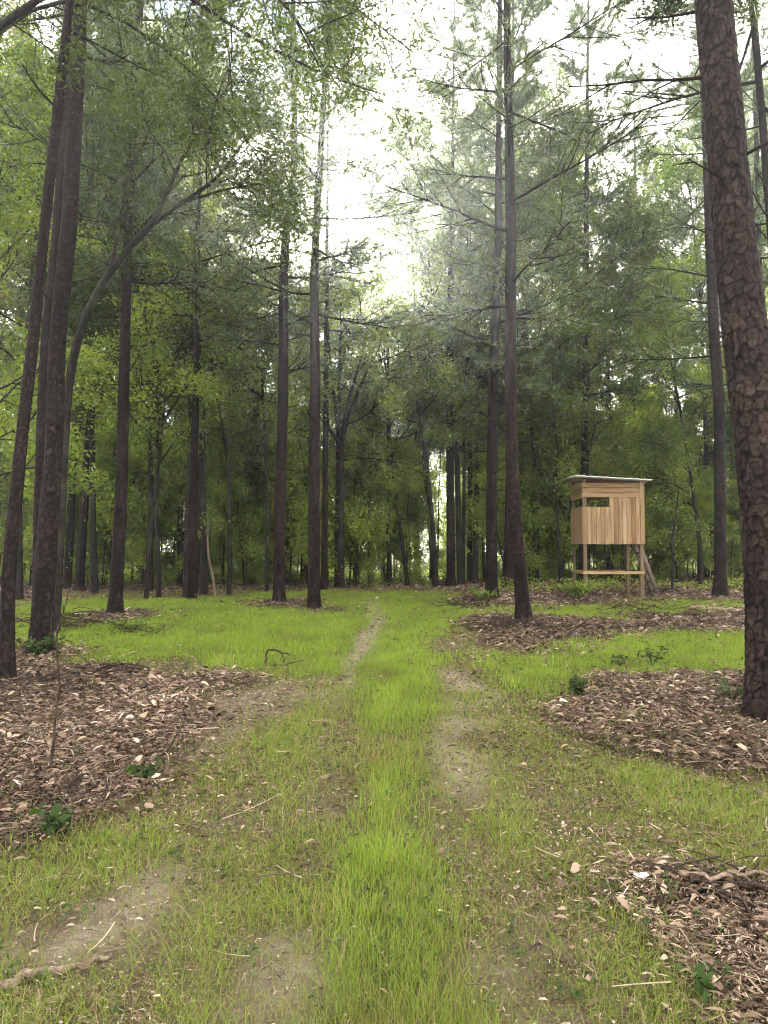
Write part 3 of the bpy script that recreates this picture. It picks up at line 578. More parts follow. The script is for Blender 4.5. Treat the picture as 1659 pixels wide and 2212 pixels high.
def hard_proto(H, seed, t_start=0.35, spread=0.32, r0=0.105, leafm='oak', leaf=(0.125, 0.066), per=9, nl=16, curve=0.03, o=None, jit=0.10):
    rs = np.random.RandomState(seed); Wd = Wood(); tips = []; o = o or OAK
    path = [np.zeros(3)]; d = np.array([0, 0, 1.0])
    for i in range(12):
        d = nrm(d + np.r_[rs.normal(size=2) * curve, 0.02]); path.append(path[-1] + d * H * 0.95 / 12)
    path = np.array(path); rad = r0 * np.linspace(1, 0.14, 13) ** 0.9; rad[0] *= 1.25
    for i in range(0, 12, 4): Wd.add(path[i:i + 5], rad[i:i + 5])
    for i in range(nl):
        t_ = t_start + (1 - t_start) * (i + rs.rand() * 0.8) / nl; b = interp_path(path, t_)
        a = rs.rand() * 6.28; el = rs.uniform(0.2, 0.9) + 0.5 * (t_ - t_start)
        rel = (t_ - t_start) / (1 - t_start); Lb = H * spread * rs.uniform(0.6, 1.1) * (0.55 + 0.9 * math.sin(min(rel * 2.6 + 0.5, 3.0)) * 0.5)
        grow(Wd, tips, b, np.array([math.cos(a) * math.cos(el), math.sin(a) * math.cos(el), math.sin(el)]), Lb, r0 * 0.34 * (1.1 - t_ * 0.6), 0, rs, o)
    return wood_mesh('trunk', Wd, 5, M['smooth_bark']), crown_mesh('crown', tips, 'oak', rs, leaf, per, jit, M[leafm])
def pine_proto(H, seed, t_start=0.5, spread=0.14, r0=0.13, per=22, nl=36, leaf=(0.27, 0.023), dead=8):
    rs = np.random.RandomState(seed); Wd = Wood(); tips = []; dummy = []
    path = [np.zeros(3)]; d = np.array([0, 0, 1.0])
    for i in range(12):
        d = nrm(d + np.r_[rs.normal(size=2) * 0.012, 0.05]); path.append(path[-1] + d * H / 12)
    path = np.array(path); rad = r0 * np.linspace(1, 0.16, 13); rad[0] *= 1.3
    for i in range(0, 12, 4): Wd.add(path[i:i + 5], rad[i:i + 5])
    for i in range(nl):
        rel = (i + rs.rand()) / nl; t_ = t_start + (1 - t_start) * rel; b = interp_path(path, t_)
        a = i * 2.4 + rs.rand(); el = rs.uniform(-0.1, 0.35) + 0.6 * rel
        Lb = H * spread * rs.uniform(0.6, 1.15) * (1.15 - 0.85 * rel)
        grow(Wd, tips, b, np.array([math.cos(a) * math.cos(el), math.sin(a) * math.cos(el), math.sin(el)]), Lb, 0.035 * (1.2 - rel), 0, rs, PINE)
    for i in range(dead):
        t_ = rs.uniform(t_start * 0.45, t_start + 0.1); b = interp_path(path, t_); a = rs.rand() * 6.28
        grow(Wd, dummy, b, np.array([math.cos(a), math.sin(a), rs.uniform(-0.3, 0.2)]), rs.uniform(0.5, 2.0), 0.018, 0, rs, dict(PINE, nb=(3,)))
    return wood_mesh('trunk', Wd, 6, M['far_bark']), crown_mesh('crown', tips, 'pine', rs, leaf, per, 0, M['pine'])

# ---- traced trunks with real bark relief
def traced(T_):
    x0, y0 = T_['xy']; pts = []; kind = T_.get('kind', 'pine')
    z0 = float(gz(np.array([x0]), np.array([y0]))[0])
    for (px, py, w) in T_['p']:
        q = at(px, py, y0); pts.append([q[0], q[1], q[2], w / F * y0 / 2 * (1.0)])
    pts = np.array(pts); pts[0, 2] = z0 - 0.06
    # carry on above the frame
    top_h = 25.0 if (kind == 'pine') else pts[-1, 2] + 2.5
    if T_['c'] == 'sap': top_h = pts[-1, 2] + 0.3
    last = pts[-1].copy(); dirv = (pts[-1, :3] - pts[-3, :3]); dirv = dirv / max(dirv[2], 0.1); dirv[:2] *= 0.9
    if top_h > last[2] + 0.5:
        for k in (0.33, 0.66, 1.0):
            dz = (top_h - last[2]) * k
            pts = np.vstack([pts, [last[0] + dirv[0] * dz, last[1] + RS.normal() * 0.05, last[2] + dz, max(last[3] * (1 - 0.85 * k), 0.01)]])
    px_m = y0 / F; R0_ = float(np.median(pts[:, 3]))
    step = max(px_m * (1.15 if kind == 'pine' else 3), 0.009)
    if R0_ > 0.18: step = 0.0065
    vis_top = EYE + y0 * 0.80
    zl_out = np.concatenate([np.arange(pts[0, 2], min(vis_top, pts[-1, 2]), step), np.arange(min(vis_top, pts[-1, 2]), pts[-1, 2] + 0.01, 0.5)])
    zl = np.arange(pts[0, 2], pts[-1, 2] + 0.05, 0.05)
    zz = pts[:, 2]
    # smooth the traced line
    cx = np.interp(zl, zz, pts[:, 0]); cyy = np.interp(zl, zz, pts[:, 1]); cr = np.interp(zl, zz, pts[:, 3])
    k_ = 14
    def sm(a):
        if len(a) < 3 * k_: return a
        c = np.convolve(np.pad(a, (k_, k_), mode='edge'), np.hanning(2 * k_ + 3)[1:-1] / np.hanning(2 * k_ + 3)[1:-1].sum(), 'valid')
        return np.r_[a[:1] * 0 + c[0], c[1:]]
    cx2 = sm(cx); dlt = cx[0] - cx2[0]; cx = cx2 + dlt * np.exp(-(zl - zl[0]) / 0.6); cr = sm(cr)
    cx = np.interp(zl_out, zl, cx); cyy = np.interp(zl_out, zl, cyy); cr = np.interp(zl_out, zl, cr); zl = zl_out
    rbase = cr[0]
    cr = cr * (1 + 0.38 * np.exp(-(zl - zl[0]) / 0.20) * (kind == 'pine'))
    R0 = float(np.median(cr)); ns = int(np.clip(2 * math.pi * R0 / step * 0.9, 12, 240)) if kind == 'pine' else 10
    th = np.arange(ns) / ns * 2 * math.pi
    TH, ZL = np.meshgrid(th, zl)
    sd = int(abs(x0) * 1000) % 977
    Rm = np.repeat(cr[:, None], ns, 1)
    wrap = R0 * 2 * math.pi
    if kind == 'pine':
        pwid = max(0.075 if R0 > 0.12 else 0.05, 4.0 * px_m); ncell = max(int(round(wrap / pwid)), 4)
        u = TH / (2 * math.pi) * ncell; v = ZL / (pwid * 1.9)
        sw = np.sin(TH / 2)
        u2 = u * 2 + 0.8 * (fbm(u * 1.3, v * 2.1, sd + 50, 3) - 0.5); v2 = v * 2.3 + 0.8 * (fbm(u * 1.7 + 5, v * 1.9, sd + 60, 3) - 0.5)
        # wrap the cells by blending two domains
        u = u + 1.5 * (fbm(u * 1.1, v * 1.5, sd, 4) - 0.5); v = v + 1.7 * (fbm(u * 0.8 + 9, v * 0.9, sd + 3, 4) - 0.5)
        f1, f2, rr, lv, lu_ = cell(u, v, sd)
        g1, g2, gr, glv, _ = cell(u2, v2, sd + 31); e2_ = np.clip((g2 - g1) / 0.18, 0, 1)
        e = np.clip((f2 - f1) / (0.03 + 0.08 * vn(u * 2, v * 2, sd + 8) + 1.7 * px_m / pwid), 0, 1); fine = vn(TH * 40, ZL * 60, sd + 1)
        amp = min(0.010, R0 * 0.075)
        disp = amp * (np.sqrt(e) * (0.15 + 0.75 * np.round(rr * 4) / 4) - lv * 0.75 * e + 0.35 * np.round(gr * 3) / 3 - 0.35 * glv + 0.1 * fine) - amp * 0.5
        rr = np.clip(0.34 * rr + 0.30 * gr + 0.12 + 1.0 * np.clip(-lv - 0.22, 0, 0.4), 0, 1); e = e * (0.55 + 0.45 * e2_)
        e_at = e; r_at = np.clip(rr * 0.9 + 0.3 * fine, 0, 1)
    else:
        disp = 0.02 * R0 * np.sin(TH * 3 + ZL * 2) + 0.01 * R0 * vn(TH * 5, ZL * 5, sd); e_at = np.ones_like(TH); r_at = vn(TH * 3, ZL * 3, sd)
    Rm = Rm + disp
    # lobed root flare
    Rm *= 1 + 0.16 * np.exp(-(ZL - zl[0]) / 0.16) * np.sin(TH * 5 + sd)
    V = np.stack([cx[:, None] + Rm * np.cos(TH), cyy[:, None] + Rm * np.sin(TH), ZL], 2).reshape(-1, 3)
    nr = len(zl); b_ = (np.arange(nr - 1) * ns)[:, None]; i_ = np.arange(ns)[None, :]; j_ = (i_ + 1) % ns
    Q_ = np.stack([b_ + i_, b_ + j_, b_ + ns + j_, b_ + ns + i_], -1).reshape(-1, 4)
    org = np.array([x0, y0, z0])
    bm_ = {'pine': M['pine_bark'], 'smooth': M['smooth_bark'], 'pale': M['pale_wood']}[kind]
    root = thing(T_['n'], T_['l'], 'tree' , org)
    V = V - org
    line = np.stack([cx, cyy, zl], 1)[:: max(len(zl) // 60, 1)] - org
    rs = np.random.RandomState(sd + 5)
    if T_['c'] is None:
        link('trunk', mesh_np('trunk', V, [Q_], bm_, {'fis': e_at.ravel(), 'rnd': r_at.ravel()}, smooth=True), root); return root
    Wd = Wood(); tips = []; dead = []
    H = line[-1, 2]
    def on(z): return np.array([np.interp(z, line[:, 2], line[:, 0]), np.interp(z, line[:, 2], line[:, 1]), z])
    far = y0 > 24
    if T_['c'] == 'pine':
        cs = T_['cs']; n = 34 if not far else 34
        if y0 < 14: n = 26
        for i in range(n):
            rel = (i + rs.rand()) / n; z = cs + (H - cs) * rel; a = i * 2.4 + rs.rand() * 0.8; el = rs.uniform(-0.15, 0.3) + 0.5 * rel
            Lb = rs.uniform(1.3, 3.0) * (1.1 - 0.75 * rel) * (0.75 + 0.5 * min(rel * 5, 1))
            grow(Wd, tips, on(z), np.array([math.cos(a) * math.cos(el), math.sin(a) * math.cos(el), math.sin(el)]), Lb, 0.03 * (1.2 - rel), 0, rs, PINE)
        for i in range(8):
            z = rs.uniform(cs * 0.55, cs * 1.15); a = rs.rand() * 6.28
            grow(Wd, dead, on(z), np.array([math.cos(a), math.sin(a), rs.uniform(-0.1, 0.35)]), rs.uniform(0.4, 1.8), 0.018, 0, rs, dict(PINE, nb=(2,)))
        cm = crown_mesh('crown', tips, 'pine', rs, (0.23 if not far else 0.28, 0.017 if not far else 0.024), 26, 0, M['pine'])
    elif T_['c'] == 'oak':
        cs = T_['cs']; n = 9
        for i in range(n):
            rel = (i + rs.rand()) / n; z = cs + (H - cs) * rel * 0.98; a = i * 2.4 + rs.rand(); el = rs.uniform(0.1, 0.8)
            grow(Wd, tips, on(z), np.array([math.cos(a) * math.cos(el), math.sin(a) * math.cos(el), math.sin(el)]), rs.uniform(1.4, 3.0), 0.03, 0, rs, dict(OAK, nb=(5, 4)))
        for fk in T_.get('forks', ()):
            q = resample([at(a_, b2, y0 + rs.uniform(-0.3, 0.3)) - org for a_, b2 in fk], 5)
            Wd.add(q, np.linspace(0.085, 0.04, 5))
            for t_ in (0.4, 0.6, 0.8, 1.0): grow(Wd, tips, interp_path(q, t_), nrm(q[-1] - q[0]) + rs.normal(size=3) * 0.5, 2.2, 0.03, 0, rs, dict(OAK, nb=(5, 4)))
        cm = crown_mesh('crown', tips, 'oak', rs, (0.11, 0.06), 8, 0.14, M['oak_light'])
    else:
        for i in range(7):
            z = rs.uniform(T_['cs'] * 0.6, H); a = rs.rand() * 6.28
            grow(Wd, tips, on(z), np.array([math.cos(a), math.sin(a), 0.3]), rs.uniform(0.4, 0.9), 0.006, 1, rs, dict(OAK, nb=(3, 3), tw=3))
        cm = crown_mesh('crown', tips, 'oak', rs, (0.10, 0.05), 3, 0.06, M['oak_light'])
    Vb, Qb = tubes(np.array(Wd.P), np.array(Wd.R), 5)
    nv = len(V); e2 = np.concatenate([e_at.ravel(), 0.5 + 0.5 * rs.rand(len(Vb))]); r2 = np.concatenate([r_at.ravel(), rs.rand(len(Vb)) * 0.4])
    link('trunk', mesh_np('trunk', np.vstack([V, Vb]), [Q_, Qb + nv], bm_, {'fis': e2, 'rnd': r2}, smooth=(kind != 'pine')), root)
    link('crown', cm, root); return root
for T_ in TR: traced(T_)

# ---- the forest behind: prototypes copied with their parts
PROTO = {}
for k, (sd, H, ts) in enumerate([(101, 20, 0.48), (102, 22, 0.55), (103, 18, 0.40), (104, 20, 0.60)]):
    PROTO['pine%d' % k] = (pine_proto(H, sd, ts, spread=0.15), H)
for k, (sd, H, ts, lm, spd) in enumerate([(201, 15, 0.30, 'oak', 0.26), (202, 17, 0.35, 'oak', 0.24), (203, 13, 0.25, 'oak_light', 0.27), (205, 15, 0.30, 'oak_shaded', 0.26), (204, 14, 0.3, 'oak_red', 0.26)]):
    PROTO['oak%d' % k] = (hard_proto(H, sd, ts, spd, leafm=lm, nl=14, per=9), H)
UND = dict(OAK, nb=(5, 4), tw=3)
for k, (sd, H, lm) in enumerate([(301, 6.0, 'oak_light'), (302, 5.0, 'oak_light'), (303, 7.5, 'oak_light')]):
    PROTO['und%d' % k] = (hard_proto(H, sd, 0.10, 0.30, r0=0.04, leafm=lm, nl=15, per=11, leaf=(0.115, 0.062), o=UND, jit=0.13, curve=0.05), H)
for k, (sd, H, lm) in enumerate([(401, 1.6, 'oak_light'), (402, 1.2, 'oak_light')]):
    PROTO['shr%d' % k] = (hard_proto(H, sd, 0.02, 0.55, r0=0.015, leafm=lm, nl=10, per=6, leaf=(0.075, 0.042), o=dict(OAK, nb=(4, 3), tw=3), jit=0.09, curve=0.1), H)
for k, (sd, H) in enumerate([(501, 11.0), (502, 13.0)]):
    PROTO['pol%d' % k] = (hard_proto(H, sd, 0.5, 0.18, r0=0.06, leafm='oak', nl=9, per=9, leaf=(0.11, 0.06), o=UND, jit=0.12, curve=0.035), H)
# canopy top profile in picture pixels of the notes
PX = np.array([-400, 0, 330, 380, 450, 540, 600, 650, 720, 780, 850, 900, 1000, 1250, 1330, 1400, 1480, 1560, 1659, 2200])
PY = np.array([0, 0, 30, 330, 520, 660, 670, 560, 520, 690, 690, 260, 160, 190, 430, 420, 280, 80, 0, 0])
def where(px, Y):
    if px < 60: a = 'behind the left edge trunks'
    elif px < 150: a = 'behind the straight left meadow pine'
    elif px < 260: a = 'around the grey paired pine'
    elif px < 345: a = 'behind the two tall centre pines'
    elif px < 440: a = 'beyond the far end of the path'
    elif px < 530: a = 'behind the tall pine pair near the blind'
    elif px < 670: a = 'behind the wooden hunting blind'
    else: a = 'behind the big right edge pine'
    d = 'at the forest front' if Y < 33 else ('mid woods' if Y < 39 else 'deep in the woods')
    return a, d
def place(pk, x, y, h, name, lab, cat, rs, group):
    (tm, cm), H = PROTO[pk]; s = h / H
    root = thing(name, lab, cat, (x, y, float(gh(x, y)) - 0.05), group)
    root.rotation_euler = (rs.normal() * 0.02, rs.normal() * 0.02, rs.rand() * 6.28); 
    sxy = s if s < 1.25 else 1.25 + (s - 1.25) * 0.5
    root.scale = (sxy, sxy, s)
    link('trunk', tm, root); link('crown', cm, root); return root
rs = np.random.RandomState(77); used = [T_['xy'] for T_ in TR]; cnt = 0
def clear_of(x, y, d): return all((x - a) ** 2 + (y - b_) ** 2 > d * d for a, b_ in used)
BL = ghit(606, 596)
tries = 0
while cnt < 44 and tries < 4000:
    tries += 1
    Y = rs.uniform(28.5, 44) if rs.rand() < 0.75 else rs.uniform(28, 36); px = rs.uniform(-60, 830); x = (px - 384) / F * Y
    if Y < 31 and x > 2 and Y < 27: continue
    if not clear_of(x, Y, 1.3) or (abs(px - 382) < 60 and rs.rand() < 0.5): continue
    top = float(np.interp(px / S, PX, PY)) * S
    top = top + rs.uniform(0, 130) * (1 if rs.rand() < 0.7 else 2)
    if abs(px - 382) < 34: top = max(top, 400.0 + rs.uniform(-30, 60))
    h = EYE + (HZ - top) / F * Y
    if h < 4: continue
    h = min(h, 26 + rs.rand() * 3)
    isp = rs.rand() < (0.34 if h > 12 else 0.1)
    pk = 'pine%d' % rs.randint(4) if isp else ('oak%d' % rs.choice([0, 1, 2, 4], p=[.35, .3, .25, .1]) if h > 7 else 'und%d' % rs.randint(3))
    if 660 < px / S < 800 and h > 8 and not isp: pk = 'oak4'
    a, d = where(px, Y)
    kd = 'tall pine' if isp else 'leafy hardwood'
    place(pk, x, Y, h, 'pine_tree' if isp else 'hardwood_tree', ' '.join(('%s %s %s' % (kd, d, a)).split()[:16]), 'tree', rs, 'forest trees: %ss %s %s' % (kd, d, a))
    used.append((x, Y)); cnt += 1
cnt = 0; tries = 0
while cnt < 75 and tries < 4000:
    tries += 1
    Y = 27.8 + 17 * rs.rand() ** 1.3; px = rs.uniform(-30, 800); x = (px - 384) / F * Y
    if x > 3 and Y < 29: continue
    if not clear_of(x, Y, 0.6): continue
    h = rs.uniform(8, 13); a, d = where(px, Y)
    place('pol%d' % rs.randint(2), x, Y, h, 'young_tree', 'slender dark pole tree %s %s' % (d, a), 'tree', rs, 'slender pole trees %s %s' % (d, a))
    used.append((x, Y)); cnt += 1
cnt = 0; tries = 0
while cnt < 145 and tries < 4000:
    tries += 1
    Y = 27.4 + 16 * rs.rand() ** 3.0; px = rs.uniform(-50, 820); x = (px - 384) / F * Y
    if x > 3: Y += 0.8; x = (px - 384) / F * Y
    if not clear_of(x, Y, 0.7): continue
    h = rs.uniform(3.5, 9.5); a, d = where(px, Y)
    place('und%d' % rs.randint(3), x, Y, h, 'young_tree', 'low leafy tree %s %s' % (d, a), 'tree', rs, 'understory trees %s %s' % (d, a))
    used.append((x, Y)); cnt += 1
cnt = 0; tries = 0
while cnt < 110 and tries < 4000:
    tries += 1
    Y = 27.2 + 14 * rs.rand() ** 1.5; px = rs.uniform(-40, 800); x = (px - 384) / F * Y
    if x > 3: Y += 3.5; x = (px - 384) / F * Y
    if not clear_of(x, Y, 0.5): continue
    a, d = where(px, Y)
    place('shr%d' % rs.randint(2), x, Y, rs.uniform(0.7, 1.9), 'shrub', 'low green shrub %s %s' % (d, a), 'shrub', rs, 'shrubs %s %s' % (d, a))
    used.append((x, Y)); cnt += 1
# ---- far woods that read as one mass
def far_woods():
    rs = np.random.RandomState(9); n = 42000
    Y = rs.uniform(60, 92, n); px = rs.uniform(-200, 970, n); x = (px - 384) / F * Y
    topm = np.interp(px / S, PX, PY) * S + 70
    hmax = np.clip(1.6 + (HZ - topm) / F * Y * 0.42, 3, 9) * (0.65 + 0.6 * vn(x * 0.25, Y * 0.1, 4))
    z = hmax * rs.rand(n) ** 0.85
    k = fbm(x * 0.4 + 3, z * 0.5 + Y * 0.13, 31, 3) > 0.40; P = np.stack([x, Y, z], 1)[k]
    V, T, r = leaf_mesh(P, 0.5, 0.30, rs); 
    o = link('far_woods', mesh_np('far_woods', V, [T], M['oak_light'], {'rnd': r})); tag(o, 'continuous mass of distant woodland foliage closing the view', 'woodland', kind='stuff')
far_woods()

# ---- left leaning hardwood with arching limbs
def limb_tree(name, label, base, paths, leafm, seed, leaf=(0.10, 0.045), per=7, jit=0.14, twig_len=1.3, nside=8, o=None, sides=8, mbark='smooth_bark', lf_from=0.35):
    """paths: list of (world points, r0, r1, leafy)"""
    rs = np.random.RandomState(seed); Wd = Wood(); tips = []; org = np.array(base); Vs = []; Qs = []; off = 0
    for (pts, r0, r1, leafy) in paths:
        p = resample(np.array(pts) - org, 17)
        for _ in range(3): p[1:-1] = (p[:-2] + p[1:-1] * 2 + p[2:]) / 4
        V, Q_ = tubes(p[None], np.linspace(r0, r1, 17)[None], sides); Vs.append(V); Qs.append(Q_ + off); off += len(V)
        if leafy:
            for i in range(nside):
                t_ = lf_from + (1 - lf_from) * (i + rs.rand()) / nside; d = nrm(interp_path(p, min(t_ + 0.05, 1)) - interp_path(p, t_ - 0.05))
                ax = nrm(np.cross(d, rs.normal(size=3))); an = rs.uniform(0.5, 1.1)
                grow(Wd, tips, interp_path(p, t_), d * math.cos(an) + ax * math.sin(an), twig_len * rs.uniform(0.6, 1.2), r1 * 0.8 + 0.004, 0, rs, o or dict(OAK, nb=(6, 4), tw=3))
    V, Q_ = tubes(np.array(Wd.P), np.array(Wd.R), 5); Vs.append(V); Qs.append(Q_ + off)
    root = thing(name, label, 'tree', org)
    link('trunk', mesh_np('trunk', np.vstack(Vs), [np.vstack(Qs)], M[mbark], smooth=True), root)
    link('crown', crown_mesh('crown', tips, 'oak', rs, leaf, per, jit, M[leafm]), root)
    return root
YE = 13.0
def A(px, py, Y): return at(px, py, Y)
bE = gpt(56, 546 + EYE * F / YE); bE = np.array([(56 - 384) / F * YE, YE, 0.0])
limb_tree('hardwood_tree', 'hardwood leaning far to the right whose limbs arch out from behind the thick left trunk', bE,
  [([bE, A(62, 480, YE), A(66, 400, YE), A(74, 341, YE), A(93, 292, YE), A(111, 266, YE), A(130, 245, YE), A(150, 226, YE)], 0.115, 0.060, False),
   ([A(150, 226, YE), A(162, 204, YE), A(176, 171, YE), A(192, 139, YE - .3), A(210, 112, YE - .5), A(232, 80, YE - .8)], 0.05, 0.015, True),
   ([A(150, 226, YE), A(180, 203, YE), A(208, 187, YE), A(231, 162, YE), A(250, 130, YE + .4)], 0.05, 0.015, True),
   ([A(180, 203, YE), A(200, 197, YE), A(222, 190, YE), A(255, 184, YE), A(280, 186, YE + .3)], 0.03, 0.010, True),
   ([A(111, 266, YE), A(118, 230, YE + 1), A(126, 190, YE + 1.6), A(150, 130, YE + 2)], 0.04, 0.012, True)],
  'oak_shaded', 55, leaf=(0.085, 0.035), per=8, twig_len=1.5, nside=9)
# overhanging trees whose trunks stand outside the frame
bO = np.array([-6.6, 7.2, 0.0])
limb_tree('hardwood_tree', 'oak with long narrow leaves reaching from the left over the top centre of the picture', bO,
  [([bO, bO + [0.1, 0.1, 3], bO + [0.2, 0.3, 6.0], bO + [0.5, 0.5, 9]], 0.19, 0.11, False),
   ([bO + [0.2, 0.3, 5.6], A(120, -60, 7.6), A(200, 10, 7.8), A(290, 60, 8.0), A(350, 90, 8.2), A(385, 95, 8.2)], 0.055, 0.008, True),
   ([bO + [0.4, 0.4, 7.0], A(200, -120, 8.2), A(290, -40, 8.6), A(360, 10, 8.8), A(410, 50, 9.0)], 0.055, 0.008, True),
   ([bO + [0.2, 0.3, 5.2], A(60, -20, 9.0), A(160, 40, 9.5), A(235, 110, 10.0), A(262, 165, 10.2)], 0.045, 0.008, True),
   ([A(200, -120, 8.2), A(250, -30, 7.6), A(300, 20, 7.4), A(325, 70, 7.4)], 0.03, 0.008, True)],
  'oak_shaded', 56, leaf=(0.085, 0.024), per=5, jit=0.10, twig_len=1.25, nside=10, lf_from=0.3)
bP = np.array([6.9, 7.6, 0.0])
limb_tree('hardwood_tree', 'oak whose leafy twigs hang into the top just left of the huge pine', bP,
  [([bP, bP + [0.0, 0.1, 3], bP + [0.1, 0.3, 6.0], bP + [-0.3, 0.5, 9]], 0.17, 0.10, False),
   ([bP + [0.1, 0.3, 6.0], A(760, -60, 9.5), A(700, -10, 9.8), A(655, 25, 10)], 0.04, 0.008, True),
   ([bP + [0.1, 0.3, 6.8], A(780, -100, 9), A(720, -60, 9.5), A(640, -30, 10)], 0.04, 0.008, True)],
  'oak_shaded', 57, leaf=(0.085, 0.035), per=5, jit=0.09, twig_len=0.9, nside=7, lf_from=0.55)

# mid distance leafy trees filling the upper left
for k, (px, Y, h, pk, lab) in enumerate([
    (-30, 15, 12, 'oak2', 'yellow green leafy tree at the top left corner'),
    (20, 21, 17, 'oak3', 'dense tree filling the left edge behind the curving pine'),
    (95, 24, 18, 'oak3', 'dense leafy tree between the thick left trunk and the straight meadow pine'),
    (150, 25.5, 18.5, 'oak3', 'tall leafy tree right of the straight meadow pine'),
    (232, 29, 12.5, 'oak2', 'rounded bright green tree right of the grey paired pine'),
    (205, 24, 18.0, 'oak3', 'dark leafy tree filling the top between the meadow pine and bending pine'),
    (328, 38, 17.5, 'oak4', 'reddish tinged tree standing left of the sun gap'),
    (418, 30, 20.0, 'oak1', 'tall dome crowned tree directly right of the sun gap'),
    (462, 28.5, 15.0, 'oak1', 'lower leafy tree in front of the tall dome crowned one'),
    (470, 30, 18.5, 'oak0', 'tall leafy tree behind the left pine of the tall pair'),
    (560, 27, 10.5, 'oak0', 'broad leafy tree overhanging the space left of the blind'),
    (625, 28, 12.5, 'oak1', 'broad leafy tree spreading behind and above the blind roof'),
    (700, 27, 12, 'oak2', 'leafy tree between the blind and the scaly vine pine'),
]):
    x = (px - 384) / F * Y
    o = place(pk, x, Y, h, 'hardwood_tree', lab, 'tree', rs, None)

# ------------------------------------------------------------------ haze: the lit moist air between the trees
bmz = np.array([[x, y, z] for z in (-3.0, 34.0) for y in (-175.0, 265.0) for x in (-262.0, 262.0)])
m, nt, out = mat('haze'); vp = N(nt, 'ShaderNodeVolumePrincipled')
vp.inputs['Density'].default_value = HAZE; vp.inputs['Color'].default_value = (0.86, 0.93, 1.0, 1); vp.inputs['Anisotropy'].default_value = 0.80
nt.links.new(vp.outputs[0], out.inputs['Volume'])
tag(link('haze', mesh_np('haze', bmz, [np.array([[0, 2, 3, 1], [4, 5, 7, 6], [0, 1, 5, 4], [2, 6, 7, 3], [0, 4, 6, 2], [1, 3, 7, 5]])], m)), 'thin pale haze hanging between the trees', 'haze', kind='stuff')
# ------------------------------------------------------------------ hunting blind
m, nt, out = mat('new_pine_boards'); M['board'] = m
t = N(nt, 'ShaderNodeTexCoord'); at_ = N(nt, 'ShaderNodeAttribute', attribute_name='grain')
n1 = N(nt, 'ShaderNodeTexNoise'); n1.inputs['Scale'].default_value = 1.0; n1.inputs['Detail'].default_value = 5; n1.inputs['Distortion'].default_value = 0.6
nt.links.new(at_.outputs['Vector'], n1.inputs[0])
n2 = N(nt, 'ShaderNodeTexVoronoi', feature='F1'); n2.inputs['Scale'].default_value = 0.33
kmp = N(nt, 'ShaderNodeMapping'); kmp.inputs['Scale'].default_value = (1.0, 1.0, 2.2); nt.links.new(at_.outputs['Vector'], kmp.inputs[0]); nt.links.new(kmp.outputs[0], n2.inputs['Vector'])
rn = N(nt, 'ShaderNodeAttribute', attribute_name='rnd')
c1 = ramp(nt, [(0.30, (0.15, 0.088, 0.038)), (0.45, (0.24, 0.168, 0.088)), (0.65, (0.30, 0.222, 0.128))], n1.outputs[0]).outputs[0]
tintc = ramp(nt, [(0.0, (0.66, 0.50, 0.36)), (0.3, (0.92, 0.84, 0.76)), (1.0, (1.16, 1.15, 1.12))], rn.outputs['Fac']).outputs[0]
c1 = mixc(nt, 1.0, c1, tintc, 'MULTIPLY')
kn = ramp(nt, [(0.07, (1, 1, 1)), (0.16, (0, 0, 0))], n2.outputs['Distance']).outputs[0]
c1 = mixc(nt, kn, c1, (0.16, 0.06, 0.02))
b = N(nt, 'ShaderNodeBsdfPrincipled'); nt.links.new(c1, b.inputs['Base Color']); b.inputs['Roughness'].default_value = 0.65; b.inputs['Specular IOR Level'].default_value = 0.3
nt.links.new(b.outputs[0], out.inputs[0])
mt_ = M['board'].copy(); mt_.name = 'treated_posts'; M['treated'] = mt_
for n_ in mt_.node_tree.nodes:
    if n_.bl_idname == 'ShaderNodeValToRGB' and len(n_.color_ramp.elements) == 3 and abs(n_.color_ramp.elements[0].position - 0.30) < 1e-4 and n_.color_ramp.elements[2].position < 0.9:
        for e_, c_ in zip(n_.color_ramp.elements, ((0.06, 0.044, 0.024), (0.10, 0.075, 0.042), (0.145, 0.11, 0.066))): e_.color = (*c_, 1)
def simple(name, col, rough=0.6, metal=0.0):
    m, nt, out = mat(name); b = N(nt, 'ShaderNodeBsdfPrincipled'); t = N(nt, 'ShaderNodeTexCoord')
    n = N(nt, 'ShaderNodeTexNoise'); n.inputs['Scale'].default_value = 9; n.inputs['Detail'].default_value = 5; nt.links.new(t.outputs['Object'], n.inputs[0])
    c = ramp(nt, [(0.3, tuple(v * 0.8 for v in col)), (0.7, tuple(min(v * 1.15, 1) for v in col))], n.outputs[0]).outputs[0]
    nt.links.new(c, b.inputs['Base Color']); b.inputs['Roughness'].default_value = rough; b.inputs['Metallic'].default_value = metal
    nt.links.new(b.outputs[0], out.inputs[0]); return m
M['roofing'] = simple('white_metal_roofing', (0.62, 0.63, 0.62), 0.4)
M['ladder'] = simple('old_dark_wood', (0.10, 0.072, 0.05), 0.8)
M['paper'] = simple('white_scrap', (0.8, 0.8, 0.82), 0.5)
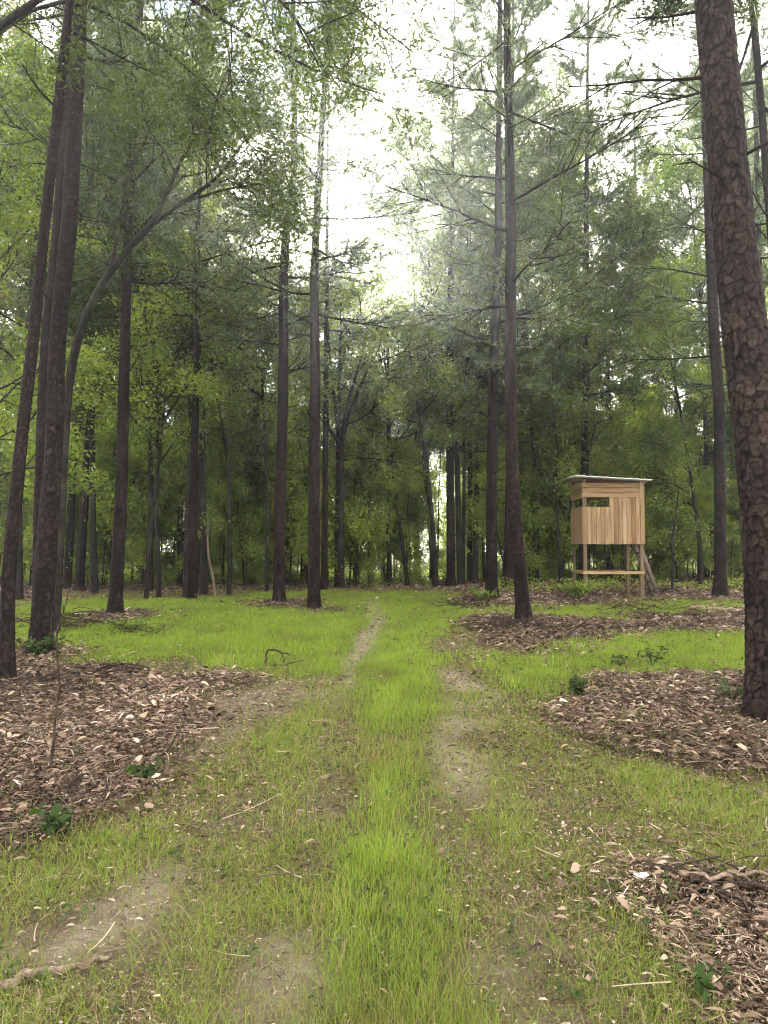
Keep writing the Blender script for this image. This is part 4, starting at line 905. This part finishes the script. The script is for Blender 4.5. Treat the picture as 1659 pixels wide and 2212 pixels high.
class Boards:
    def __init__(s): s.V = []; s.Fc = []; s.G = []; s.R = []; s.n = 0; s.rs = random.Random(4)
    def box(s, a, b_, axis=2, bev=0.003):
        """box from corner a to b_, wood grain along the axis"""
        a = np.minimum(a, b_) * 1.0; q = np.maximum(a, b_) if False else np.array(b_, float); lo = np.minimum(a, q); hi = np.maximum(a, q)
        me = []
        for z in (0, 1):
            for y in (0, 1):
                for x in (0, 1): me.append([lo[0] if not x else hi[0], lo[1] if not y else hi[1], lo[2] if not z else hi[2]])
        V = np.array(me); F_ = [[0, 2, 3, 1], [4, 5, 7, 6], [0, 1, 5, 4], [2, 6, 7, 3], [0, 4, 6, 2], [1, 3, 7, 5]]
        # each face keeps its own corners so that the grain map is clean
        off = s.rs.uniform(0, 50)
        for f in F_:
            P = V[f]; s.V.append(P); s.Fc.append([s.n, s.n + 1, s.n + 2, s.n + 3]); s.n += 4
            g = P * 16.0; g[:, axis] = P[:, axis] * 1.1; g = g + off
            g = g[:, [i for i in range(3) if i != axis] + [axis]]; s.G.append(g)
        s.R += [s.rs.random()] * 24
    def obj(s, name, m, parent, xf=None):
        V = np.concatenate(s.V)
        if xf is not None: V = xf(V)
        me = mesh_np(name, V, [np.array(s.Fc)], m, {'grain': np.concatenate(s.G), 'rnd': np.array(s.R)})
        o = link(name, me, parent)
        return o
def blind():
    D = 21.0; x0 = (582.8 - 384) / F * D; Wd = 1.80; dp = 1.45
    gz0 = float(gh(x0 + 0.8, D)); org = np.array([x0, D, gz0])
    root = thing('hunting_blind', 'raised new pine board hunting blind on stilts under a thin pale roof', 'hunting blind', org)
    root.rotation_euler = (0, 0, math.radians(-2.0))
    fz = EYE + (546 - 544.0) / F * D - gz0       # floor bottom
    tz = EYE + (546 - 482.6) / F * D - gz0       # top of the front boards
    mz = EYE + (546 - 497.2) / F * D - gz0       # bottom of the horizontal boards
    wz0 = EYE + (546 - 506.9) / F * D - gz0      # window sill
    wz1 = EYE + (546 - 497.8) / F * D - gz0
    T = 0.018; rz = EYE + (546 - 478.5) / F * D - gz0
    # posts (studs)
    def post(x, y, zlo, zhi, w=0.09, d=0.09, nm='leg'):
        b_ = Boards(); b_.rs.seed(int(x * 100) + int(y * 10) + 3); b_.box((x, y, zlo), (x + w, y + d, zhi)); return b_.obj(nm, M['treated'], root)
    post(0.02, 0.02, -0.25, rz - 0.02, 0.10); post(0.02, dp - 0.11, -0.25, rz - 0.02, 0.07)
    post(Wd - 0.13, 0.02, -0.25, rz - 0.06, 0.10); post(Wd - 0.13, dp - 0.11, -0.25, rz - 0.06, 0.10)
    # floor with joists
    b_ = Boards(); b_.box((0.0, 0.0, fz + 0.09), (Wd, dp, fz + 0.108), 0)
    for k in range(6): b_.box((0.13 + k * 0.3, 0.12, fz + 0.0), (0.17 + k * 0.3, dp - 0.12, fz + 0.088), 1)
    b_.obj('floor', M['board'], root)
    # front wall: vertical boards
    def vboards(bb, u0, u1, zlo, zhi, fn, w=0.137, skip=None):
        n = max(1, round((u1 - u0) / w)); w = (u1 - u0) / n
        for k in range(n):
            a = u0 + k * w + 0.0045; c_ = u0 + (k + 1) * w - 0.0045; top = zhi(a, c_)
            j = bb.rs.uniform(0, 0.003); bb.box(*fn(a, c_, zlo - bb.rs.uniform(0, 0.008), top, j), axis=2)
    wx = x0 * 0 + (709 - 462) / 9.332 / F * D      # right end of the window
    fw = Boards()
    vboards(fw, 0.0, wx, fz, lambda a, c_: wz0, lambda a, c_, l, h, j: ((a, -T - j, l), (c_, 0.0 - 0.0, h)))
    vboards(fw, wx, Wd - 0.12, fz, lambda a, c_: mz - 0.004, lambda a, c_, l, h, j: ((a, -T - j, l), (c_, 0.0, h)))
    for k in range(3):
        h_ = (tz - mz) / 3; fw.box((0.0, -T - 0.002 * k, mz + h_ * k + 0.006), (Wd - 0.12, 0.0, mz + h_ * (k + 1) - 0.006), 0)
    fw.box((Wd - 0.117, -T - 0.012, fz - 0.01), (Wd, -0.0, mz)); fw.box((Wd - 0.117, -T - 0.010, mz + 0.004), (Wd, -0.0, rz - 0.03))
    fw.box((0.0, 0.002, wz0 - 0.09), (Wd - 0.14, 0.04, wz0 - 0.002), 0)   # inside rails
    fw.box((0.0, 0.002, mz - 0.0), (Wd - 0.14, 0.04, mz + 0.09), 0)
    fw.obj('front_wall', M['board'], root)
    # left wall
    lw = Boards()
    vboards(lw, 0.0, dp, fz, lambda a, c_: wz0 - 0.0, lambda a, c_, l, h, j: ((-T - 0.002 - j, a - T * (a < 0.01), l), (-0.002, c_, h)), w=0.13)
    for k in range(3):
        h_ = (tz + 0.04 - mz) / 3; lw.box((-T - 0.002, -T * 0.9, mz - 0.03 + h_ * k + 0.006), (-0.002, dp, mz - 0.03 + h_ * (k + 1) - 0.006), 1)
    lw.obj('left_wall', M['board'], root)
    # back wall with its own opening
    bw = Boards()
    vboards(bw, 0.0, Wd, fz, lambda a, c_: wz0, lambda a, c_, l, h, j: ((a, dp, l), (c_, dp + T, h)))
    for k in range(3):
        h_ = (tz - mz) / 3; bw.box((0.0, dp, mz + h_ * k + 0.003), (Wd, dp + T, mz + h_ * (k + 1) - 0.002), 0)
    bw.obj('back_wall', M['board'], root)
    # right wall with the doorway
    rw = Boards()
    vboards(rw, 0.0, 0.55, fz, lambda a, c_: tz, lambda a, c_, l, h, j: ((Wd, a, l), (Wd + T + j, c_, h)))
    vboards(rw, 1.2, dp, fz, lambda a, c_: tz, lambda a, c_, l, h, j: ((Wd, a, l), (Wd + T + j, c_, h)))
    rw.obj('right_wall', M['board'], root)
    # brace rails round the stilts
    zr = EYE + (546 - 574) / F * D - gz0
    for nm, a, c_, ax in (('rail', (0.0, -0.022, zr), (Wd + 0.0 - 0.02, 0.016, zr + 0.085), 0), ('rail', (-0.022, -0.02, zr), (0.016, dp, zr + 0.085), 1),
                          ('rail', (0.0, dp - 0.016, zr), (Wd, dp + 0.022, zr + 0.085), 0), ('rail', (Wd - 0.03 + 0.002, 0.02, zr), (Wd + 0.008, dp, zr + 0.085), 1)):
        q = Boards(); q.rs.seed(len(nm) + ax + int(a[1] * 100)); q.box(a, c_, ax); q.obj(nm, M['board'], root)
    # roof: thin ribbed sheet on two rafters
    rf = []; f_ = []; nx_ = 61
    xa, xb, ya, yb = -0.26, Wd + 0.16, -0.28, dp + 0.25
    for s_ in (0, 1):
        for j in range(2):
            for i in range(nx_):
                u = i / (nx_ - 1); x = xa + (xb - xa) * u; y = ya + (yb - ya) * j
                z = rz + 0.075 - 0.135 * u + 0.012 * ((i % 6) in (0, 1)) + 0.03 * j - (0.028 if s_ else 0)
                rf.append([x, y, z])
    for i in range(nx_ - 1):
        a_ = i; n_ = nx_
        f_.append([a_, a_ + 1, a_ + 1 + n_, a_ + n_]); f_.append([2 * n_ + a_ + 1, 2 * n_ + a_, 3 * n_ + a_, 3 * n_ + a_ + 1])
        f_.append([a_ + 1, a_, 2 * n_ + a_, 2 * n_ + a_ + 1]); f_.append([a_ + n_, a_ + n_ + 1, 3 * n_ + a_ + 1, 3 * n_ + a_])
    for e_ in (0, nx_ - 1): f_.append([e_, e_ + nx_, e_ + 3 * nx_, e_ + 2 * nx_])
    ro = link('roof', mesh_np('roof', np.array(rf), [np.array(f_)], M['roofing']), root)
    q = Boards()
    for yy in (0.30, dp * 0.6, dp - 0.05): q.box((-0.15, yy, 0), (Wd + 0.15, yy + 0.04, 0.05), 0)
    def xf(V):
        V = V.copy(); u = (V[:, 0] - xa) / (xb - xa); V[:, 2] += rz + 0.075 - 0.135 * u - 0.095 + 0.03 * (V[:, 1] - ya) / (yb - ya); return V
    q.obj('rafter', M['board'], root, xf)
    return root, org
BR, BO = blind()
# ladder leaning on the right side of the blind
def ladder():
    xs = BO[0] + 1.85; D = 21.0; g0 = float(gh(xs + 0.5, 21.4))
    root = thing('ladder', 'dark old wooden ladder leaning against the right side of the blind', 'ladder', (xs + 0.42, 21.35, g0))
    def bar(p, q, w, d, nm):
        p = np.array(p, float); q = np.array(q, float); t_ = nrm(q - p); s_ = np.array([0, 1.0, 0]); u = np.cross(t_, s_)
        V = []
        for e_ in (p, q):
            for a, b_ in ((-1, -1), (1, -1), (1, 1), (-1, 1)): V.append(e_ + s_ * a * w / 2 + u * b_ * d / 2)
        link(nm, mesh_np(nm, np.array(V), [np.array([[0, 1, 2, 3], [7, 6, 5, 4], [0, 4, 5, 1], [1, 5, 6, 2], [2, 6, 7, 3], [3, 7, 4, 0]])], M['ladder']), root)
    ang = np.array([-0.62, 0, 1.72])
    for y in (-0.22, 0.22): bar((0, y, -0.05), (ang[0], y, ang[2]), 0.05, 0.13, 'rail')
    for k in range(6):
        f = 0.1 + k * 0.165; c_ = ang * f; bar(c_ + [0, -0.2, 0] + np.array([0, 0, 0]), c_ + [0.0, 0.2, 0.001], 0.05, 0.05, 'rung') if False else None
        V = []
        for yy in (-0.197, 0.197):
            for a, b_ in ((-1, -1), (1, -1), (1, 1), (-1, 1)): V.append(c_ + np.array([a * 0.05, yy, b_ * 0.02]))
        link('rung', mesh_np('rung', np.array(V), [np.array([[0, 1, 2, 3], [7, 6, 5, 4], [0, 4, 5, 1], [1, 5, 6, 2], [2, 6, 7, 3], [3, 7, 4, 0]])], M['ladder']), root)
ladder()

# ------------------------------------------------------------------ fallen branches, sticks, weeds
def stick(name, label, cat, pts, r0, r1, m='dark_wood', twigs=(), sides=7, n=15, wob=0.0, seed=1):
    rs = np.random.RandomState(seed); pts = [np.array(p, float) for p in pts]; org = pts[0]
    p = resample(np.array(pts) - org, n); p[1:-1] += rs.normal(size=(n - 2, 3)) * wob
    V, Q_ = tubes(p[None], (np.linspace(r0, r1, n) * rs.uniform(0.9, 1.12, n))[None], sides); Vs = [V]; Qs = [Q_]; off = len(V)
    caps = [np.array([list(range(sides))[::-1]]), np.array([[(n - 1) * sides + i for i in range(sides)]])]
    for (tp, a, b_) in twigs:
        q = resample(np.array([np.array(u, float) for u in tp]) - org, 7); q[1:-1] += rs.normal(size=(5, 3)) * wob
        V, Q2 = tubes(q[None], np.linspace(a, b_, 7)[None], 5); Vs.append(V); Qs.append(Q2 + off); off += len(V)
    o = link(name, mesh_np(name, np.vstack(Vs), [np.vstack(Qs)] + caps, M[m], {'rnd': rs.rand(off), 'fis': np.ones(off)}, smooth=True), None, org)
    return tag(o, label, cat)
y1 = ghit(50, 777)[1]
stick('dead_sapling', 'bare dead sapling standing upright in the left litter with forked top', 'sapling',
      [at(50, 779, y1), at(53, 740, y1), at(59, 690, y1), at(58.5, 660, y1), at(56.5, 638, y1), at(60, 622, y1 + .05)], 0.011, 0.006,
      twigs=[([at(56.5, 640, y1), at(50, 632, y1), at(53, 612, y1)], 0.005, 0.003), ([at(60, 622, y1), at(66, 600, y1), at(72, 585, y1 + .1), at(67, 570, y1)], 0.005, 0.002),
             ([at(72, 590, y1), at(62, 582, y1), at(54, 575, y1 - .1)], 0.003, 0.0015), ([at(59, 624, y1), at(63, 612, y1), at(64, 605, y1)], 0.004, 0.003)], wob=0.004)
y2 = ghit(162, 761)[1]
stick('leaning_stick', 'dark stick stuck slanting in the ground at the right edge of the left litter', 'stick', [at(161, 761, y2), at(178, 733, y2 + .1), at(195.5, 700, y2 + .2)], 0.009, 0.004, wob=0.003)
y3 = ghit(268, 668)[1]
stick('arched_twig', 'crooked bare twig arching out of the meadow left of the path', 'twig', [at(265, 668, y3), at(266, 655, y3), at(269, 649, y3), at(278, 651, y3 + .1), at(290, 655, y3 + .2)], 0.016, 0.008,
      twigs=[([at(265, 666, y3), at(283, 665, y3 - .1), at(303, 660, y3 - .1)], 0.012, 0.006), ([at(281, 652, y3), at(284, 658, y3), at(284, 672, y3)], 0.008, 0.004), ([at(290, 664, y3), at(294, 668, y3), at(296, 676, y3 - .2)], 0.007, 0.004)], wob=0.008)
def lying(name, label, cat, pix, r0, r1, m='pale_wood', lift=None, **k):
    pts = []
    for (a, b_) in pix:
        g_ = gpt(a, b_); g_[2] = float(gz(np.array([g_[0]]), np.array([g_[1]]))[0]) + (r0 * 0.8 if lift is None else lift); pts.append(g_)
    return stick(name, label, cat, pts, r0, r1, m, **k)
lying('fallen_branch', 'long pale weathered branch lying across the bottom left corner', 'branch', [(-12, 992), (35, 980), (75, 970), (112, 961)], 0.022, 0.010, wob=0.006, seed=2)
lying('fallen_branch', 'short pale stick lying in the grass just left of the bottom centre', 'branch', [(346, 942), (343, 957), (337, 974)], 0.010, 0.006, wob=0.003, seed=3)
lying('bark_chip', 'narrow pale bark chip in the bottom left grass', 'bark', [(40, 994), (38, 1006), (34, 1020)], 0.012, 0.006, seed=4)
lying('fallen_branch', 'curved brown branch on the red litter left of the dead sapling foot', 'branch', [(12, 798), (40, 794), (70, 797), (92, 800)], 0.014, 0.009, m='dark_wood', wob=0.006, seed=5)
lying('fallen_branch', 'thick brown bark piece beside the foot of the dead sapling', 'branch', [(46, 786), (62, 786), (80, 777)], 0.018, 0.012, m='pale_wood', wob=0.004, seed=6)
lying('fallen_branch', 'short brown piece of branch under the dead sapling', 'branch', [(75, 790), (88, 797), (95, 802)], 0.020, 0.012, m='dark_wood', seed=7)
lying('fallen_log', 'pale log lying at the right of the far litter strip beyond the meadow band', 'log', [(685, 611), (712, 612), (742, 614)], 0.07, 0.05, seed=8, wob=0.02)
lying('fallen_log', 'dark log lying in front of the pale log by the right edge', 'log', [(664, 618), (705, 619), (748, 619)], 0.06, 0.05, m='dark_wood', seed=9, wob=0.02)
lying('fallen_log', 'thin dark log behind the scaly pine foot at right', 'log', [(700, 590), (730, 588), (760, 586)], 0.06, 0.05, m='dark_wood', seed=10, wob=0.02)
lying('fallen_branch', 'dark split bark slab lying at the lower right above the white scrap', 'branch', [(634, 876), (655, 879), (684, 886)], 0.020, 0.014, m='dark_wood', seed=11, wob=0.004)
lying('fallen_branch', 'topmost dark branch of the brush pile at the lower right edge', 'branch', [(690, 895), (730, 894), (775, 905)], 0.022, 0.012, m='dark_wood', lift=0.05, seed=12, wob=0.008)
lying('fallen_branch', 'pale splintered branch crossing the brush pile at the lower right edge', 'branch', [(680, 893), (715, 897), (755, 892), (780, 895)], 0.012, 0.008, lift=0.06, seed=13, wob=0.006)
lying('fallen_branch', 'brown branch lowest in the brush pile at the lower right', 'branch', [(685, 908), (705, 900), (735, 910), (775, 925)], 0.014, 0.008, m='dark_wood', lift=0.03, seed=14, wob=0.006)
lying('fallen_branch', 'long pale stick running diagonally to the bottom right corner', 'branch', [(668, 970), (700, 984), (728, 1002), (745, 1030)], 0.010, 0.008, seed=15, wob=0.004)
lying('fallen_branch', 'thin dark stick lying at the left of the lower right litter', 'branch', [(600, 900), (622, 918), (634, 931)], 0.007, 0.005, m='dark_wood', seed=16, wob=0.004)
lying('fallen_branch', 'pale gnarled branch on the litter under the huge right pine', 'branch', [(742, 760), (756, 765), (775, 764)], 0.018, 0.012, seed=17, wob=0.01)
lying('fallen_branch', 'brown stick lying across the litter right of the wheel track', 'branch', [(600, 722), (622, 715), (642, 713)], 0.018, 0.010, m='dark_wood', seed=18, wob=0.01)
lying('fallen_branch', 'long stick along the top edge of the left litter', 'branch', [(78, 690), (105, 684), (128, 679)], 0.020, 0.012, m='pale_wood', seed=19, wob=0.008)
lying('fallen_branch', 'pale chunk of branch at the meadow border of the left litter', 'branch', [(195, 668), (206, 672), (214, 676)], 0.024, 0.014, seed=20, wob=0.004)
y4 = ghit(699, 686)[1]
stick('leaning_stick', 'short dark stake slanting out of the litter left of the huge right pine', 'stick', [at(712, 712, y4 + .1), at(706, 704, y4), at(699, 693, y4)], 0.016, 0.010, seed=21)
y5 = ghit(504, 632)[1]
stick('leaning_stick', 'short upright dead stub beside the mulch heap of the nearer pair pine', 'stick', [at(504, 634, y5), at(503, 625, y5), at(504, 615, y5)], 0.022, 0.016, seed=22)
stick('leaning_stick', 'small dead stub left of the mulch below the nearer pair pine', 'stick', [at(468, 644, y5 - .6), at(469, 640, y5 - .6), at(470, 635, y5 - .6)], 0.014, 0.01, seed=23)
# white scrap
o = gpt(642, 891); o[2] = float(gz(np.array([o[0]]), np.array([o[1]]))[0]) + 0.012; th = np.linspace(0, 2 * math.pi, 11)[:-1]; rs2 = np.random.RandomState(3)
rim = np.stack([np.cos(th) * 0.036 * rs2.uniform(.85, 1.1, 10), np.sin(th) * 0.026 * rs2.uniform(.85, 1.1, 10), 0.018 + rs2.uniform(0, 0.012, 10)], 1)
V = np.vstack([rim, rim + [0, 0, 0.003], [[0, 0, 0.014]], [[0, 0, 0.018]]])
fc = [[i, (i + 1) % 10, 20] for i in range(10)] + [[10 + (i + 1) % 10, 10 + i, 21] for i in range(10)]
fq = [[i, 10 + i, 10 + (i + 1) % 10, (i + 1) % 10] for i in range(10)]
wm = link('white_scrap', mesh_np('white_scrap', V, [np.array(fc), np.array(fq)], M['paper'], smooth=True), None, o); tag(wm, 'small white scrap lying in the litter at the lower right', 'scrap')
# weeds
def weed(name, label, pos, n, L, w, rad, seed, stems=5, h=0.15, m='weed', up=0.0):
    rs = np.random.RandomState(seed); org = np.array(pos, float); org[2] = float(gz(np.array([org[0]]), np.array([org[1]]))[0]); P = []; Vt = []; Wd = Wood()
    for i in range(stems):
        a = rs.rand() * 6.28; tip = np.array([math.cos(a) * rad * rs.uniform(.3, 1), math.sin(a) * rad * rs.uniform(.3, 1), h * rs.uniform(.6, 1.2)])
        p = resample([np.zeros(3), tip * [0.4, 0.4, 0.6], tip], 5); Wd.add(p, np.linspace(0.004, 0.0015, 5) * (L / 0.05) ** 0.5)
        for k in range(n): P.append(interp_path(p, rs.uniform(0.35, 1)))
    V, T, r = leaf_mesh(np.array(P), L, w, rs, droop=-up); 
    root = thing(name, label, 'plant', org)
    Vb, Qb = tubes(np.array(Wd.P), np.array(Wd.R), 4)
    link('stem', mesh_np('stem', Vb, [Qb], M['weed'], {'rnd': np.full(len(Vb), 0.2)}, smooth=True), root)
    link('foliage', mesh_np('foliage', V, [T], M[m], {'rnd': r}), root)
weed('broadleaf_weed', 'dark green broad leaved weed at the left edge of the litter foreground', gpt(56, 838), 9, 0.075, 0.05, 0.12, 1, stems=7, h=0.13)
weed('broadleaf_weed', 'pale leaved weed where the litter meets the grass, right of the dead sapling', gpt(146, 783), 8, 0.07, 0.045, 0.15, 2, stems=6, h=0.10)
weed('broadleaf_weed', 'small green sprout at the upper corner of the right litter', gpt(580, 703), 9, 0.09, 0.05, 0.18, 3, stems=7, h=0.2)
weed('flowering_weed', 'pale flowering weed at the border of the right meadow band and litter', gpt(652, 668), 9, 0.08, 0.03, 0.32, 4, stems=7, h=0.32)
weed('flowering_weed', 'low pale weed left of the flowering weed on the right meadow band', gpt(618, 668), 7, 0.09, 0.045, 0.25, 5, stems=5, h=0.16)
weed('fern', 'green fern clump on the litter beside the huge right pine', gpt(732, 702), 12, 0.07, 0.03, 0.28, 6, stems=8, h=0.2)
weed('broadleaf_weed', 'lone small weed in the lower right corner grass', gpt(712, 1002), 6, 0.05, 0.035, 0.10, 7, stems=5, h=0.08)
weed('brush_clump', 'brushy green clump at the foot of the left stilts of the blind', gpt(577, 602), 34, 0.10, 0.05, 0.75, 8, stems=22, h=0.5, m='oak')
weed('brush_clump', 'low brush at the foot of the left pine of the tall pair', gpt(480, 603), 20, 0.10, 0.05, 0.6, 9, stems=16, h=0.35, m='oak')
weed('brush_clump', 'small leafy patch in the left meadow in front of the straight pine', gpt(135, 632), 16, 0.09, 0.04, 0.6, 10, stems=14, h=0.2, m='oak')
weed('ivy_clump', 'ivy leaves climbing round the foot of the thick left pine', gpt(40, 661), 16, 0.07, 0.05, 0.35, 11, stems=18, h=0.28, m='weed')

def ground_cover():
    rs = np.random.RandomState(19); n = 90000
    y = 20 + 26 * rs.rand(n) ** 1.4; x = (rs.rand(n) * 2 - 1) * 0.62 * y
    d = fbm(x * 0.8, y * 0.6, 501, 4); edge = np.where(x > 3.5, 22.5, 27.2)
    k = (y > edge) & (rs.rand(n) < np.clip((d - 0.40) * 5, 0.03, 1)); x, y, d = x[k], y[k], d[k]
    z = gz(x, y) + 0.03 + np.clip((d - 0.35) * 2.6, 0.1, 1) * rs.rand(len(x)) ** 1.3 * 0.55
    V, T, r = leaf_mesh(np.stack([x, y, z], 1), 0.085, 0.05, rs, droop=-0.1)
    tag(link('ground_cover', mesh_np('ground_cover', V, [T], M['oak_light'], {'rnd': r})), 'low leafy plants covering the forest floor beyond the clearing', 'undergrowth', kind='stuff')
    # tiny seedlings in the open
    x, y = sample(900, 2.2, 20, rs, 0.5, 0.6); g, lu, li, so, pa, fl, md = zones(x, y); k = (so == 0); x, y = x[k], y[k]
    x = np.repeat(x, 6); y = np.repeat(y, 6); m = len(x); x = x + rs.normal(size=m) * 0.018; y = y + rs.normal(size=m) * 0.018
    V, T, r = leaf_mesh(np.stack([x, y, gz(x, y) + 0.015 + rs.rand(m) * 0.04], 1), 0.03, 0.018, rs, droop=-0.3)
    tag(link('seedlings', mesh_np('seedlings', V, [T], M['weed'], {'rnd': r})), 'tiny green seedlings dotted through the grass and litter', 'seedlings', kind='stuff')
ground_cover()
def brush(name, label, pos, n, L, rad, h, seed, m='dark_wood', r=0.006):
    rs = np.random.RandomState(seed); org = np.array(pos, float); org[2] = float(gz(np.array([org[0]]), np.array([org[1]]))[0]); P = []
    for i in range(n):
        a = rs.rand() * 6.28; q = rad * math.sqrt(rs.rand()); c = np.array([math.cos(a) * q, math.sin(a) * q * 0.8, h * rs.rand() * (1 - 0.6 * q / rad)])
        t_ = rs.rand() * 6.28; d = np.array([math.cos(t_), math.sin(t_), rs.normal() * 0.28]); l = L * rs.uniform(0.4, 1.3); b_ = rs.normal(size=3) * 0.07 * l
        k = np.linspace(-.5, .5, 5)[:, None]; p = c + d * k * l + b_ * (1 - 4 * k ** 2); p[:, 2] = np.maximum(p[:, 2], 0.004); P.append(p)
    R = r * rs.uniform(0.4, 1.5, (n, 1)) * np.linspace(1.1, 0.5, 5); V, Q_ = tubes(np.array(P), R, 5)
    tag(link(name, mesh_np(name, V, [Q_], M[m], {'rnd': rs.rand(len(V))}, smooth=True), None, org), label, 'brush pile')
brush('brush_pile', 'tangle of thin dead sticks behind the foot of the thick left pine', gpt(60, 628), 90, 0.9, 0.9, 0.35, 1, r=0.008)
brush('brush_pile', 'pile of sticks heaped round the foot of the nearer pine of the tall pair', gpt(515, 630), 90, 0.7, 0.8, 0.16, 2, r=0.008)
brush('brush_pile', 'dark heap of broken branches at the lower right edge of the picture', gpt(738, 903), 60, 0.42, 0.36, 0.06, 3, r=0.004)
brush('brush_pile', 'dark clump of sticks at the border of the left litter and meadow', gpt(115, 676), 60, 0.35, 0.28, 0.16, 4, r=0.008)
brush('brush_pile', 'flattened sticks on the litter between the blind and the pale log', gpt(640, 612), 70, 1.0, 1.6, 0.12, 5, r=0.010)
brush('brush_pile', 'sticks strewn at the back right behind the scaly vine pine', gpt(745, 590), 70, 1.2, 1.5, 0.25, 6, r=0.012)
brush('brush_pile', 'low sticks heaped round the foot of the left pine of the tall pair', gpt(480, 607), 70, 0.9, 1.1, 0.15, 7, r=0.010)
brush('brush_pile', 'reddish twig tangle left of the dead sapling foot in the near litter', gpt(70, 800), 60, 0.4, 0.35, 0.05, 8, r=0.004)
brush('brush_pile', 'small twiggy heap in the left meadow in front of the straight pine', gpt(137, 634), 50, 0.6, 0.5, 0.15, 9, r=0.007)
brush('brush_pile', 'sticks lying round the foot of the curving pine at the left edge', gpt(14, 690), 60, 0.5, 0.5, 0.10, 10, r=0.006)
brush('brush_pile', 'ring of sticks round the foot of the bending centre pine', gpt(283, 608), 50, 0.7, 0.9, 0.10, 11, r=0.009)
